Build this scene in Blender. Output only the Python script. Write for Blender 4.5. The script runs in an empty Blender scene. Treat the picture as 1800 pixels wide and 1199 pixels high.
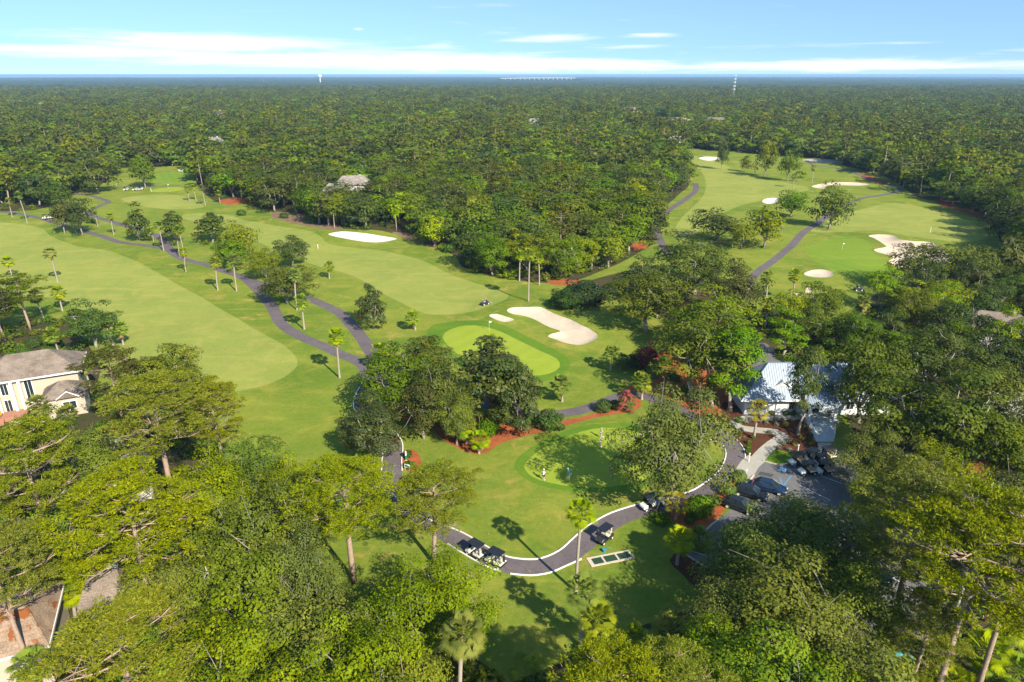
import bpy, bmesh, math, random
import numpy as np
from mathutils import Vector, Matrix
from mathutils.geometry import delaunay_2d_cdt

R = math.radians
C = bpy.context.scene.collection
SC = bpy.context.scene
rnd = random.Random(7)

# ------------------------------------------------------------------ camera, sky, sun, exposure
CAM_H = 52.0
FPX = 1200.0                      # focal length in pixels of the 1800 px wide photograph (24 mm)
PITCH = math.atan((599.5 - 131.0) / FPX)
cam_d = bpy.data.cameras.new('camera'); cam = bpy.data.objects.new('camera', cam_d); C.objects.link(cam)
cam_d.lens = 24; cam_d.sensor_width = 36; cam_d.clip_end = 80000; cam_d.clip_start = 0.5
cam.location = (0, 0, CAM_H); cam.rotation_euler = (math.pi / 2 - PITCH, 0, 0)
SC.camera = cam
SUN_AZ, SUN_EL = R(145), R(36.5)  # azimuth clockwise from +Y
sun_d = bpy.data.lights.new('sun', 'SUN'); sun = bpy.data.objects.new('sun', sun_d); C.objects.link(sun)
sun_d.energy = 5.0; sun_d.angle = R(0.53); sun_d.color = (1.0, 0.91, 0.72)
sv = Vector((math.sin(SUN_AZ) * math.cos(SUN_EL), math.cos(SUN_AZ) * math.cos(SUN_EL), math.sin(SUN_EL)))
sun.rotation_euler = sv.to_track_quat('Z', 'Y').to_euler(); sun.location = (60, -80, 120)
SC.view_settings.view_transform = 'Standard'; SC.view_settings.look = 'None'
SC.view_settings.gamma = 1; SC.view_settings.exposure = 0.85
SC.cycles.use_denoising = True; SC.cycles.denoising_prefilter = 'NONE'
SC.cycles.max_bounces = 6; SC.cycles.diffuse_bounces = 3; SC.cycles.glossy_bounces = 2
SC.cycles.transmission_bounces = 4; SC.cycles.transparent_max_bounces = 8; SC.cycles.volume_bounces = 0

def pray(px, py):
    u = (px - 900) / FPX; v = (599.5 - py) / FPX
    return u, math.cos(PITCH) + v * math.sin(PITCH), -math.sin(PITCH) + v * math.cos(PITCH)
def azel(px, py):
    x, y, z = pray(px, py)
    return math.atan2(x, y), z / math.sqrt(x * x + y * y + z * z)

class NT:                                            # small node-tree helper
    def __init__(s, nt): s.nt = nt
    def n(s, t, **kw):
        nd = s.nt.nodes.new(t)
        for k, v in kw.items():
            if k == 'inp':
                for kk, vv in v.items():
                    if hasattr(vv, 'is_output'): s.nt.links.new(vv, nd.inputs[kk])
                    else: nd.inputs[kk].default_value = vv
            else: setattr(nd, k, v)
        return nd
    def m(s, op, a, b=None, c=None, clamp=False):
        nd = s.nt.nodes.new('ShaderNodeMath'); nd.operation = op; nd.use_clamp = clamp
        for i, v in enumerate((a, b, c)):
            if v is None: continue
            if hasattr(v, 'is_output'): s.nt.links.new(v, nd.inputs[i])
            else: nd.inputs[i].default_value = v
        return nd.outputs[0]
    def mix(s, f, a, b, mode='MIX'):
        nd = s.nt.nodes.new('ShaderNodeMix'); nd.data_type = 'RGBA'; nd.blend_type = mode; nd.clamp_factor = True
        for i, v in ((0, f), (6, a), (7, b)):
            if hasattr(v, 'is_output'): s.nt.links.new(v, nd.inputs[i])
            else: nd.inputs[i].default_value = v if i == 0 else (*v, 1)[:4]
        return nd.outputs[2]
    def noise(s, vec, scale, detail=3, rough=.55, dist=0):
        nd = s.n('ShaderNodeTexNoise', inp={'Scale': scale, 'Detail': detail, 'Roughness': rough, 'Distortion': dist})
        if vec is not None: s.nt.links.new(vec, nd.inputs['Vector'])
        return nd.outputs[0]
    def ramp(s, f, a, b):                            # smoothstep a..b
        nd = s.n('ShaderNodeMapRange', interpolation_type='SMOOTHSTEP', inp={1: a, 2: b})
        s.nt.links.new(f, nd.inputs[0]); return nd.outputs[0]
    def link(s, a, b): s.nt.links.new(a, b)

W = bpy.data.worlds.new('World'); SC.world = W; W.use_nodes = True
w = NT(W.node_tree); W.node_tree.nodes.clear()
sky = w.n('ShaderNodeTexSky', sky_type='NISHITA', sun_disc=False, sun_elevation=SUN_EL, sun_rotation=SUN_AZ,
          altitude=60, air_density=1.0, dust_density=0.15, ozone_density=2.5)
hs = w.n('ShaderNodeHueSaturation', inp={'Hue': 0.49, 'Saturation': 1.02, 'Value': 1.55, 'Color': sky.outputs[0]})
tc = w.n('ShaderNodeTexCoord')
lift = w.n('ShaderNodeVectorMath', operation='ADD', inp={0: tc.outputs['Generated'], 1: (0, 0, .20)})
w.link(w.n('ShaderNodeVectorMath', operation='NORMALIZE', inp={0: lift.outputs[0]}).outputs[0], sky.inputs['Vector'])
sx = w.n('ShaderNodeSeparateXYZ', inp={0: tc.outputs['Generated']})
az = w.m('ARCTAN2', sx.outputs[0], sx.outputs[1]); el = sx.outputs[2]
cv = w.n('ShaderNodeCombineXYZ', inp={0: w.m('MULTIPLY', az, 5.0), 1: w.m('MULTIPLY', el, 75.0), 2: 3.1})
cn = w.noise(cv.outputs[0], 1.0, 7, .6, .6)
cv2 = w.n('ShaderNodeCombineXYZ', inp={0: w.m('MULTIPLY', az, 16.0), 1: w.m('MULTIPLY', el, 130.0), 2: 9.1})
cn2 = w.noise(cv2.outputs[0], 1.0, 5, .6, .3)
mask = None
CLOUDS = [  # photo pixel, half extents in px, strength: the streaks of cirrus that are in view
    (400, 76, 270, 19, 1.15), (180, 86, 220, 10, .85), (600, 104, 420, 20, 1.0), (900, 114, 470, 15, 1.0), (760, 84, 130, 10, .55),
    (960, 66, 105, 8, .85), (1142, 62, 70, 6, .95), (1050, 80, 130, 7, .5), (1400, 116, 440, 12, 1.05), (1740, 96, 90, 9, .5),
    (1580, 76, 150, 4, .4), (330, 118, 330, 8, .55), (629, 51, 14, 3, .7), (1850, 112, 200, 10, .6)]
for px, py, rx, ry, st in CLOUDS:
    a0, e0 = azel(px, py); a1, _ = azel(px + rx, py); _, e1 = azel(px, py - ry)
    da = w.m('DIVIDE', w.m('SUBTRACT', az, a0), abs(a1 - a0)); de = w.m('DIVIDE', w.m('SUBTRACT', el, e0), abs(e1 - e0))
    q = w.m('ADD', w.m('MULTIPLY', da, da), w.m('MULTIPLY', de, de))
    g = w.m('MULTIPLY', w.m('EXPONENT', w.m('MULTIPLY', q, -1.0)), st)
    mask = g if mask is None else w.m('MAXIMUM', mask, g)
raw = w.m('ADD', w.m('ADD', w.m('MULTIPLY', mask, 1.05), w.m('MULTIPLY', w.m('SUBTRACT', cn, .5), 1.9)), w.m('MULTIPLY', w.m('SUBTRACT', cn2, .5), .6))
alpha = w.m('MULTIPLY', w.ramp(raw, .22, .95), .92)
lowband = w.m('MULTIPLY', w.ramp(el, .03, -.002), .2)
alpha = w.m('MAXIMUM', alpha, lowband)
skyc = w.mix(alpha, hs.outputs[0], (7.6, 8.0, 8.2))
bg = w.n('ShaderNodeBackground', inp={'Color': skyc, 'Strength': 0.080})
w.link(bg.outputs[0], w.n('ShaderNodeOutputWorld').inputs[0])

# ------------------------------------------------------------------ terrain and picking
def ground_h(x, y):
    x = np.asarray(x, float); y = np.asarray(y, float)
    z = .32 * np.sin(x * .047 + 1.3) * np.sin(y * .041 + .4) + .16 * np.sin(x * .113 + y * .071) + .08 * np.sin(x * .21 - y * .17 + 2)
    fade = np.clip((y - 30) / 25, 0, 1) * np.clip((520 - y) / 60, 0, 1) * np.clip((430 - np.abs(x)) / 60, 0, 1)
    for (bx, by, br, bh) in BUMPS:
        d2 = ((x - bx) ** 2 + (y - by) ** 2) / br ** 2
        z = z + bh * np.exp(-d2)
    for (bx, by, br) in FLATS:
        d = np.sqrt((x - bx) ** 2 + (y - by) ** 2) / br
        z = z * np.clip((d - 1) / .5, 0, 1)
    return z * fade
BUMPS = []; FLATS = [(50, 100, 24), (-80, 104, 16), (-48, 46, 16)]
def gp(px, py, z=None):
    """photo pixel -> point on the ground (or on the plane z)"""
    r = pray(px, py)
    zz = 0.0 if z is None else z
    for _ in range(1 if z is not None else 4):
        t = (zz - CAM_H) / r[2]; x, y = r[0] * t, r[1] * t
        if z is None: zz = float(ground_h(x, y))
    return x, y, zz
def top_at(px, py, h):
    r = pray(px, py); zz = h
    for _ in range(4):
        t = (zz - CAM_H) / r[2]; x, y = r[0] * t, r[1] * t; zz = h + float(ground_h(x, y))
    return x, y
def proj(x, y, z):
    dz = z - CAM_H; d = y * math.cos(PITCH) - dz * math.sin(PITCH); up = y * math.sin(PITCH) + dz * math.cos(PITCH)
    return 900 + FPX * x / d, 599.5 - FPX * up / d
def height_of(bx, by, ty):
    x, y, z = gp(bx, by); lo, hi = 0, 45
    for _ in range(30):
        m = (lo + hi) / 2
        if proj(x, y, z + m)[1] > ty: lo = m
        else: hi = m
    return x, y, lo

# ------------------------------------------------------------------ materials
MATS = {}
def mat(name, build):
    m = bpy.data.materials.new(name); m.use_nodes = True; m.node_tree.nodes.clear()
    t = NT(m.node_tree); out = t.n('ShaderNodeOutputMaterial'); build(t, out); MATS[name] = m; return m
def simple(name, col, rough=.6, metal=0, var=.12, scale=6, spec=.4, bump=0):
    def b(t, out):
        geo = t.n('ShaderNodeTexCoord'); v = geo.outputs['Object']
        nz = t.noise(v, scale, 4)
        c = t.mix(nz, tuple(k * (1 - var) for k in col), tuple(min(1, k * (1 + var)) for k in col))
        p = t.n('ShaderNodeBsdfPrincipled', inp={'Base Color': c, 'Roughness': rough, 'Metallic': metal, 'Specular IOR Level': spec})
        if bump:
            bp = t.n('ShaderNodeBump', inp={'Strength': bump, 'Distance': .05, 'Height': t.noise(v, scale * 4, 3)}); t.link(bp.outputs[0], p.inputs['Normal'])
        t.link(p.outputs[0], out.inputs[0])
    return mat(name, b)
def grass(name, a, b_, c, dry=.0, stripe=0, fine=1.0, drycol=(.26, .23, .06)):
    def b(t, out):
        v = t.n('ShaderNodeNewGeometry').outputs['Position']
        n1 = t.noise(v, .035, 4, .6, .4); n2 = t.noise(v, .16, 5, .62, .8); n3 = t.noise(v, 1.3, 5, .7); n4 = t.noise(v, 9, 3, .7)
        col = t.mix(t.ramp(n1, .32, .68), a, b_)
        col = t.mix(t.m('MULTIPLY', t.ramp(n2, .42, .72), .75), col, c)
        mv = t.n('ShaderNodeMapping', inp={'Rotation': (0, 0, R(28)), 'Scale': (.05, .30, 1), 'Vector': v}).outputs[0]
        n5 = t.noise(mv, 1, 5, .6, .5)
        col = t.mix(t.m('MULTIPLY', t.ramp(n5, .5, .72), .35), col, tuple(k * 1.22 for k in c))
        if dry: col = t.mix(t.m('MULTIPLY', t.ramp(t.noise(v, .09, 6, .68, 1.2), .56, .74), dry), col, drycol)
        if stripe:
            mv2 = t.n('ShaderNodeMapping', inp={'Rotation': (0, 0, R(stripe)), 'Vector': v})
            sp = t.n('ShaderNodeSeparateXYZ', inp={0: mv2.outputs[0]})
            wv = t.m('SINE', t.m('MULTIPLY', sp.outputs[0], 1.7))
            col = t.mix(t.m('MULTIPLY', t.ramp(wv, -.3, .3), .10), col, tuple(k * 1.35 for k in c))
        br = t.m('ADD', t.m('MULTIPLY', n3, .5 * fine), t.m('MULTIPLY', n4, .55 * fine))
        col = t.mix(1.0, col, t.n('ShaderNodeCombineColor', inp={0: (q := t.m('ADD', br, 1 - .52 * fine)), 1: q, 2: q}).outputs[0], 'MULTIPLY')
        p = t.n('ShaderNodeBsdfPrincipled', inp={'Base Color': col, 'Roughness': .9, 'Specular IOR Level': .04})
        bp = t.n('ShaderNodeBump', inp={'Strength': .35 * fine, 'Distance': .12, 'Height': t.m('ADD', n4, n3)}); t.link(bp.outputs[0], p.inputs['Normal'])
        t.link(p.outputs[0], out.inputs[0])
    return mat(name, b)
grass('rough', (.112, .176, .020), (.178, .222, .030), (.250, .248, .040), dry=.9, drycol=(.40, .28, .08), fine=1.3)
grass('fairway', (.205, .252, .050), (.255, .285, .060), (.305, .295, .074), dry=.6, fine=.8, drycol=(.38, .30, .09))
grass('fringe', (.085, .170, .016), (.110, .198, .018), (.145, .212, .020), dry=.1, fine=.7)
grass('green', (.225, .300, .028), (.250, .312, .034), (.268, .318, .040), stripe=35, fine=.35)
grass('darkgreen', (.125, .215, .026), (.165, .245, .026), (.195, .255, .028), stripe=-30, fine=.5)
def ground_mat(name, cols, scale, fine=1):
    def b(t, out):
        v = t.n('ShaderNodeNewGeometry').outputs['Position']
        n1 = t.noise(v, scale, 5, .65, .5); n2 = t.noise(v, scale * 9, 5, .7); n3 = t.noise(v, scale * 40, 2, .6)
        col = t.mix(t.ramp(n1, .35, .65), cols[0], cols[1]); col = t.mix(t.m('MULTIPLY', t.ramp(n2, .45, .68), .8), col, cols[2])
        q = t.m('ADD', t.m('MULTIPLY', n3, .9 * fine), 1 - .45 * fine)
        col = t.mix(1.0, col, t.n('ShaderNodeCombineColor', inp={0: q, 1: q, 2: q}).outputs[0], 'MULTIPLY')
        p = t.n('ShaderNodeBsdfPrincipled', inp={'Base Color': col, 'Roughness': .92, 'Specular IOR Level': .1})
        bp = t.n('ShaderNodeBump', inp={'Strength': .5 * fine, 'Distance': .08, 'Height': t.m('ADD', n2, n3)}); t.link(bp.outputs[0], p.inputs['Normal'])
        t.link(p.outputs[0], out.inputs[0])
    return mat(name, b)
ground_mat('mulch', [(.30, .085, .030), (.38, .12, .045), (.21, .055, .022)], .35)
ground_mat('brown_mulch', [(.085, .036, .020), (.12, .045, .026), (.055, .025, .016)], .5)
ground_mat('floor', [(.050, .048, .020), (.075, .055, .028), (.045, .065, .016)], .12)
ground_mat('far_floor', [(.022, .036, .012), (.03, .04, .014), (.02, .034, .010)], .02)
ground_mat('dirt', [(.22, .15, .09), (.16, .10, .06), (.26, .19, .12)], .3)
ground_mat('sand', [(.54, .435, .335), (.60, .49, .385), (.49, .39, .295)], .22, .22)
ground_mat('white_sand', [(.66, .60, .53), (.70, .64, .57), (.62, .56, .48)], .22, .18)
ground_mat('asphalt', [(.125, .104, .112), (.15, .128, .135), (.105, .086, .094)], .25, .45)
ground_mat('lot', [(.155, .150, .155), (.13, .125, .132), (.19, .185, .18)], .22, .4)
ground_mat('concrete', [(.36, .34, .30), (.42, .39, .34), (.31, .29, .26)], .4, .3)
ground_mat('pale_road', [(.40, .38, .34), (.46, .43, .38), (.33, .31, .28)], .2, .3)
ground_mat('patch', [(.075, .072, .075), (.09, .085, .088), (.065, .062, .066)], .5, .3)
simple('kerb', (.72, .70, .66), .7, var=.08, scale=1.5)
simple('old_kerb', (.50, .44, .36), .8, var=.2, scale=2)
simple('white_paint', (.78, .78, .76), .5, var=.05)
simple('blue_paint', (.09, .28, .52), .6, var=.15, scale=5)
simple('white_line', (.62, .62, .60), .7, var=.2, scale=4)
simple('water', (.10, .18, .27), .12, var=.1, scale=.002)
simple('bark_oak', (.27, .235, .20), .9, var=.45, scale=3, bump=.6)
simple('bark_pine', (.36, .255, .20), .9, var=.4, scale=3, bump=.6)
simple('bark_palm', (.34, .285, .235), .9, var=.3, scale=5, bump=.5)
simple('bark_grey', (.33, .29, .245), .9, var=.3, scale=3, bump=.5)
simple('dead_wood', (.55, .47, .38), .85, var=.2, scale=3)
def leaf(name, dark, light, hue=.02, val=.3, transl=.24, rough=.6, back=None, spec=.12, flower=None, patchy=False):
    def b(t, out):
        ti = t.n('ShaderNodeAttribute', attribute_name='tint').outputs['Fac']; rn = t.n('ShaderNodeObjectInfo').outputs['Random']
        col = t.mix(ti, dark, light)
        r2 = t.m('FRACT', t.m('MULTIPLY', rn, 7.31))
        h = t.n('ShaderNodeHueSaturation', inp={'Hue': t.m('ADD', t.m('MULTIPLY', t.m('SUBTRACT', rn, .5), hue * 2), .5), 'Saturation': t.m('ADD', .85, t.m('MULTIPLY', r2, .25)),
            'Value': t.m('ADD', 1 - val, t.m('MULTIPLY', r2, val * 2)), 'Color': col}).outputs[0]
        pn = t.noise(t.n('ShaderNodeObjectInfo').outputs['Location'], .016, 3, .6); pv = t.n('ShaderNodeCombineColor', inp={0: (pq := t.m('ADD', .70, t.m('MULTIPLY', t.ramp(pn, .3, .7), .55))), 1: pq, 2: pq}).outputs[0]
        if patchy: h = t.mix(1, h, pv, 'MULTIPLY')
        if back:
            bf = t.n('ShaderNodeNewGeometry').outputs['Backfacing']; h = t.mix(bf, h, back)
        if flower: h = t.mix(t.ramp(ti, flower[1], flower[1] + .02), h, flower[0])
        p = t.n('ShaderNodeBsdfPrincipled', inp={'Base Color': h, 'Roughness': rough, 'Specular IOR Level': spec})
        tr = t.n('ShaderNodeBsdfTranslucent', inp={'Color': t.mix(1, h, (1.15, 1.2, .5), 'MULTIPLY')})
        mx = t.n('ShaderNodeMixShader', inp={0: transl, 1: p.outputs[0], 2: tr.outputs[0]})
        t.link(mx.outputs[0], out.inputs[0])
    return mat(name, b)
leaf('leaf_oak', (.032, .062, .003), (.150, .190, .008), .030, .36, patchy=True)
leaf('leaf_oak_near', (.054, .090, .005), (.225, .258, .013), .016, .18)
leaf('leaf_bright', (.046, .100, .003), (.195, .250, .007), .030, .34, patchy=True)
leaf('leaf_bright_near', (.052, .105, .003), (.225, .272, .007), .016, .18)
leaf('leaf_pine', (.048, .075, .003), (.175, .190, .008), .022, .3, patchy=True)
leaf('leaf_pine_near', (.080, .115, .003), (.280, .290, .008), .012, .15)
leaf('leaf_magnolia', (.020, .042, .004), (.080, .100, .008), .01, .12, .12, .5, back=(.20, .105, .022), spec=.3)
leaf('leaf_palm', (.095, .160, .006), (.300, .350, .016), .02, .22, .2)
leaf('leaf_palm_yellow', (.16, .17, .02), (.42, .36, .03), .015, .15, .25)
leaf('leaf_dead', (.16, .10, .05), (.36, .25, .15), .01, .2, .15)
leaf('leaf_shrub', (.035, .085, .008), (.115, .185, .016), .012, .2)
leaf('leaf_hedge', (.070, .155, .012), (.17, .27, .022), .008, .1)
leaf('leaf_grey', (.12, .14, .08), (.26, .27, .18), .01, .15)
leaf('leaf_dark', (.016, .042, .010), (.055, .085, .018), .015, .2)
leaf('leaf_crape', (.045, .10, .015), (.12, .19, .03), .01, .1, flower=((.48, .07, .09), .58))
leaf('leaf_red', (.10, .02, .02), (.28, .03, .045), .01, .1)
leaf('moss', (.17, .165, .125), (.33, .31, .25), .01, .15, .25)
leaf('litter', (.30, .12, .04), (.52, .30, .14), .01, .1, .1)
def roofmat(name, a, b_, course=.2, straw=0):
    def b(t, out):
        v = t.n('ShaderNodeTexCoord').outputs['Object']
        n1 = t.noise(v, .55, 6, .7); n2 = t.noise(v, 7, 4, .8)
        sp = t.n('ShaderNodeSeparateXYZ', inp={0: v})
        saw = t.m('FRACT', t.m('DIVIDE', sp.outputs[2], course))
        col = t.mix(t.ramp(t.m('ADD', t.m('MULTIPLY', n1, .5), t.m('MULTIPLY', n2, .5)), .36, .64), tuple(k * .72 for k in a), tuple(k * 1.12 for k in b_))
        col = t.mix(t.m('MULTIPLY', t.ramp(saw, .82, .98), .35), col, tuple(k * .5 for k in a))
        if straw: col = t.mix(t.ramp(t.noise(v, .38, 4, .6, .8), .56, .60), col, (.23, .075, .025))
        p = t.n('ShaderNodeBsdfPrincipled', inp={'Base Color': col, 'Roughness': .9, 'Specular IOR Level': .2})
        bp = t.n('ShaderNodeBump', inp={'Strength': .5, 'Distance': .05, 'Height': saw}); t.link(bp.outputs[0], p.inputs['Normal'])
        t.link(p.outputs[0], out.inputs[0])
    return mat(name, b)
roofmat('shingle_brown', (.16, .125, .10), (.25, .20, .165))
roofmat('shingle_tan', (.25, .17, .12), (.35, .255, .185), .24, straw=1)
roofmat('shingle_grey', (.20, .175, .16), (.32, .28, .25))
simple('metal_roof', (.29, .345, .42), .55, metal=.1, var=.25, scale=.9, spec=.5)
simple('seam', (.17, .21, .27), .5, metal=.1, var=.05)
simple('white_wall', (.60, .62, .65), .7, var=.05, scale=2)
simple('cream_wall', (.47, .395, .31), .8, var=.06, scale=2)
simple('grey_wall', (.45, .44, .42), .8, var=.08, scale=2)
simple('brick_red', (.36, .17, .11), .8, var=.2, scale=8)
simple('wood', (.34, .19, .10), .7, var=.2, scale=8)
simple('deck_board', (.46, .49, .50), .7, var=.12, scale=4)
simple('timber', (.55, .46, .38), .8, var=.2, scale=4)
simple('glass', (.02, .03, .04), .06, var=0, spec=.8)
simple('black', (.012, .012, .015), .35, var=.1)
simple('canopy_black', (.018, .020, .027), .32, var=.15, spec=.5)
simple('tyre', (.02, .02, .02), .8, var=.1)
simple('steel', (.5, .5, .5), .35, metal=.8, var=.05)
simple('cart_white', (.74, .73, .70), .25, var=.04, spec=.6)
simple('cart_dark', (.028, .030, .038), .35, var=.1)
simple('cart_navy', (.03, .05, .09), .35, var=.1)
simple('seat_tan', (.50, .38, .24), .55, var=.06)
simple('seat_beige', (.62, .57, .48), .55, var=.06)
simple('blue_plastic', (.05, .27, .48), .4, var=.05)
simple('teal_cloth', (.05, .38, .50), .7, var=.05)
simple('orange_cloth', (.75, .33, .03), .7, var=.05)
simple('mat_green', (.018, .055, .028), .9, var=.2, scale=20)
simple('sign_green', (.02, .20, .15), .5, var=.05)
simple('car_black', (.012, .013, .018), .12, var=0, spec=.8)
simple('car_blue', (.008, .024, .07), .14, var=0, spec=.8)
simple('car_silver', (.50, .52, .54), .2, metal=.4, var=0, spec=.7)
simple('tail_red', (.5, .02, .02), .3, var=0)
simple('skin', (.55, .34, .24), .6, var=.05)
simple('hair', (.08, .06, .05), .8, var=.1)
for nm, c_ in dict(shirt_white=(.72, .73, .78), shirt_teal=(.12, .45, .55), shirt_gold=(.62, .44, .16), shirt_lime=(.48, .62, .22), shirt_red=(.55, .07, .05),
                   shorts_navy=(.025, .03, .07), shorts_white=(.70, .70, .68), shorts_pink=(.55, .36, .33), shorts_khaki=(.45, .36, .24)).items():
    simple(nm, c_, .8, var=.06)

# ------------------------------------------------------------------ mesh helpers
class MB:
    def __init__(s): s.v = []; s.f = []; s.mi = []; s.cur = 0
    def add(s, vs, fs):
        o = len(s.v); s.v += [tuple(p) for p in vs]; s.f += [tuple(i + o for i in f) for f in fs]; s.mi += [s.cur] * len(fs)
    def box(s, c, d, rz=0, taper=(1, 1)):
        x, y, z = d[0] / 2, d[1] / 2, d[2] / 2; ca, sa = math.cos(rz), math.sin(rz); vs = []
        for k, (i, j) in ((a, b) for a in (-1, 1) for b in ((-1, -1), (1, -1), (1, 1), (-1, 1))):
            tx, ty = (taper if k > 0 else (1, 1)); px, py = i * x * tx, j * y * ty
            vs.append((c[0] + px * ca - py * sa, c[1] + px * sa + py * ca, c[2] + k * z))
        s.add(vs, [(3, 2, 1, 0), (4, 5, 6, 7), (0, 1, 5, 4), (1, 2, 6, 5), (2, 3, 7, 6), (3, 0, 4, 7)]); return s
    def tube(s, pts, rad, n=6, cap=True):
        vs, fs = tube_np(pts, rad, n, cap); s.add(vs, fs); return s
    def prism(s, prof, y0, y1):                      # profile in x,z extruded along y
        n = len(prof); vs = [(x, y0, z) for x, z in prof] + [(x, y1, z) for x, z in prof]
        s.add(vs, [tuple(range(n)), tuple(range(2 * n - 1, n - 1, -1))] + [(i, i + n, (i + 1) % n + n, (i + 1) % n) for i in range(n)]); return s
    def lathe(s, prof, c=(0, 0, 0), n=16, axis='z'):
        vs = []; fs = []
        for r, z in prof:
            for k in range(n):
                a = 2 * math.pi * k / n; p = (r * math.cos(a), r * math.sin(a), z)
                if axis == 'y': p = (p[0], p[2], p[1])
                vs.append((c[0] + p[0], c[1] + p[1], c[2] + p[2]))
        for i in range(len(prof) - 1):
            for k in range(n): fs.append((i * n + k, i * n + (k + 1) % n, (i + 1) * n + (k + 1) % n, (i + 1) * n + k))
        fs.append(tuple(range(n - 1, -1, -1))); fs.append(tuple((len(prof) - 1) * n + k for k in range(n)))
        s.add(vs, fs); return s
    def poly(s, pts): s.add(pts, [tuple(range(len(pts)))]); return s
    def mesh(s, name, mats, smooth=False, bevel=0):
        me = bpy.data.meshes.new(name); me.from_pydata(s.v, [], s.f)
        for m in (mats if isinstance(mats, (list, tuple)) else [mats]): me.materials.append(MATS[m])
        if any(s.mi): me.polygons.foreach_set('material_index', s.mi)
        bm = bmesh.new(); bm.from_mesh(me); bmesh.ops.recalc_face_normals(bm, faces=bm.faces)
        if bevel: bmesh.ops.bevel(bm, geom=bm.edges[:], offset=bevel, segments=1, affect='EDGES')
        bm.to_mesh(me); bm.free()
        if smooth: me.polygons.foreach_set('use_smooth', [True] * len(me.polygons))
        me.update(); return me
    def build(s, name, mats, parent=None, smooth=False, bevel=0):
        return link(name, s.mesh(name, mats, smooth, bevel), parent)
def tube_np(pts, rad, n=6, cap=True):
    pts = [Vector(p) for p in pts]; vs = []; fs = []; up = Vector((0, 0, 1)); prev = None
    for i, p in enumerate(pts):
        d = (pts[min(i + 1, len(pts) - 1)] - pts[max(i - 1, 0)]);
        if d.length < 1e-6: d = Vector((0, 0, 1))
        d.normalize()
        if prev is None:
            a = d.cross(Vector((1, 0, 0)) if abs(d.x) < .8 else Vector((0, 1, 0))).normalized()
        else: a = (prev - d * prev.dot(d)).normalized()
        prev = a; b = d.cross(a); r = rad[i] if hasattr(rad, '__len__') else rad
        for k in range(n):
            t = 2 * math.pi * k / n; q = p + (a * math.cos(t) + b * math.sin(t)) * r; vs.append((q.x, q.y, q.z))
    for i in range(len(pts) - 1):
        for k in range(n): fs.append((i * n + k, i * n + (k + 1) % n, (i + 1) * n + (k + 1) % n, (i + 1) * n + k))
    if cap: fs.append(tuple(range(n - 1, -1, -1))); fs.append(tuple((len(pts) - 1) * n + k for k in range(n)))
    return vs, fs
def link(name, data, parent=None):
    o = bpy.data.objects.new(name, data); C.objects.link(o)
    if parent is not None: o.parent = parent
    return o
def tag(o, label=None, cat=None, group=None, kind=None):
    for k, v in (('label', label), ('category', cat), ('group', group), ('kind', kind)):
        if v: o[k] = v
    return o
def thing(name, label, cat, loc=(0, 0, 0), rz=0, group=None):
    o = bpy.data.objects.new(name, None); C.objects.link(o); o.empty_display_size = .3
    o.location = loc; o.rotation_euler = (0, 0, rz); return tag(o, label, cat, group)
def copy_tree(o, parent=None):
    c = o.copy(); C.objects.link(c); c.parent = parent
    for ch in list(o.children): copy_tree(ch, c)
    return c
def np_mesh(name, v, quads, mats, tint=None, tris=None, smooth=False):
    """fast mesh from numpy arrays"""
    me = bpy.data.meshes.new(name); v = np.asarray(v, np.float32)
    nq = 0 if quads is None else len(quads); nt = 0 if tris is None else len(tris)
    loops = np.concatenate([np.asarray(a, np.int32).ravel() for a in (quads, tris) if a is not None and len(a)])
    starts = np.concatenate([np.arange(nq) * 4, nq * 4 + np.arange(nt) * 3]).astype(np.int32)
    me.vertices.add(len(v)); me.vertices.foreach_set('co', v.ravel())
    me.loops.add(len(loops)); me.loops.foreach_set('vertex_index', loops)
    me.polygons.add(nq + nt); me.polygons.foreach_set('loop_start', starts)
    if smooth: me.polygons.foreach_set('use_smooth', np.ones(nq + nt, bool))
    for m in (mats if isinstance(mats, (list, tuple)) else [mats]): me.materials.append(MATS[m])
    if tint is not None:
        at = me.attributes.new('tint', 'FLOAT', 'POINT'); at.data.foreach_set('value', np.asarray(tint, np.float32))
    me.update(calc_edges=True); me.validate(); return me
leaf('leaf_far', (.018, .034, .008), (.06, .085, .018), 0, 0, .1)
def haze_b(t, out):
    t.link(t.n('ShaderNodeVolumePrincipled', inp={'Color': (.42, .68, 1.0, 1), 'Density': HAZE_DENSITY, 'Anisotropy': 0.0}).outputs[0], out.inputs['Volume'])
HAZE_DENSITY = 9e-5
mat('haze', haze_b)
grass('worn', (.15, .19, .018), (.27, .25, .04), (.30, .23, .07), dry=.9, drycol=(.36, .23, .10))
# ------------------------------------------------------------------ the ground: one triangulated sheet cut along every mown edge, path, bed and bunker
def smooth_ring(pts, step):
    P = np.array(pts, float); n = len(P); out = []
    for i in range(n):
        p0, p1, p2, p3 = P[i - 1], P[i], P[(i + 1) % n], P[(i + 2) % n]
        k = max(2, int(np.hypot(*(p2 - p1)) / step))
        for j in range(k):
            t = j / k
            out.append(.5 * ((2 * p1) + (-p0 + p2) * t + (2 * p0 - 5 * p1 + 4 * p2 - p3) * t * t + (-p0 + 3 * p1 - 3 * p2 + p3) * t ** 3))
    return np.array(out)
def smooth_line(pts, step):
    P = np.array(pts, float); n = len(P); out = []
    for i in range(n - 1):
        p0, p1, p2, p3 = P[max(i - 1, 0)], P[i], P[i + 1], P[min(i + 2, n - 1)]
        k = max(1, int(np.hypot(*(p2 - p1)) / step))
        for j in range(k):
            t = j / k
            out.append(.5 * ((2 * p1) + (-p0 + p2) * t + (2 * p0 - 5 * p1 + 4 * p2 - p3) * t * t + (-p0 + 3 * p1 - 3 * p2 + p3) * t ** 3))
    out.append(P[-1]); return np.array(out)
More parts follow.
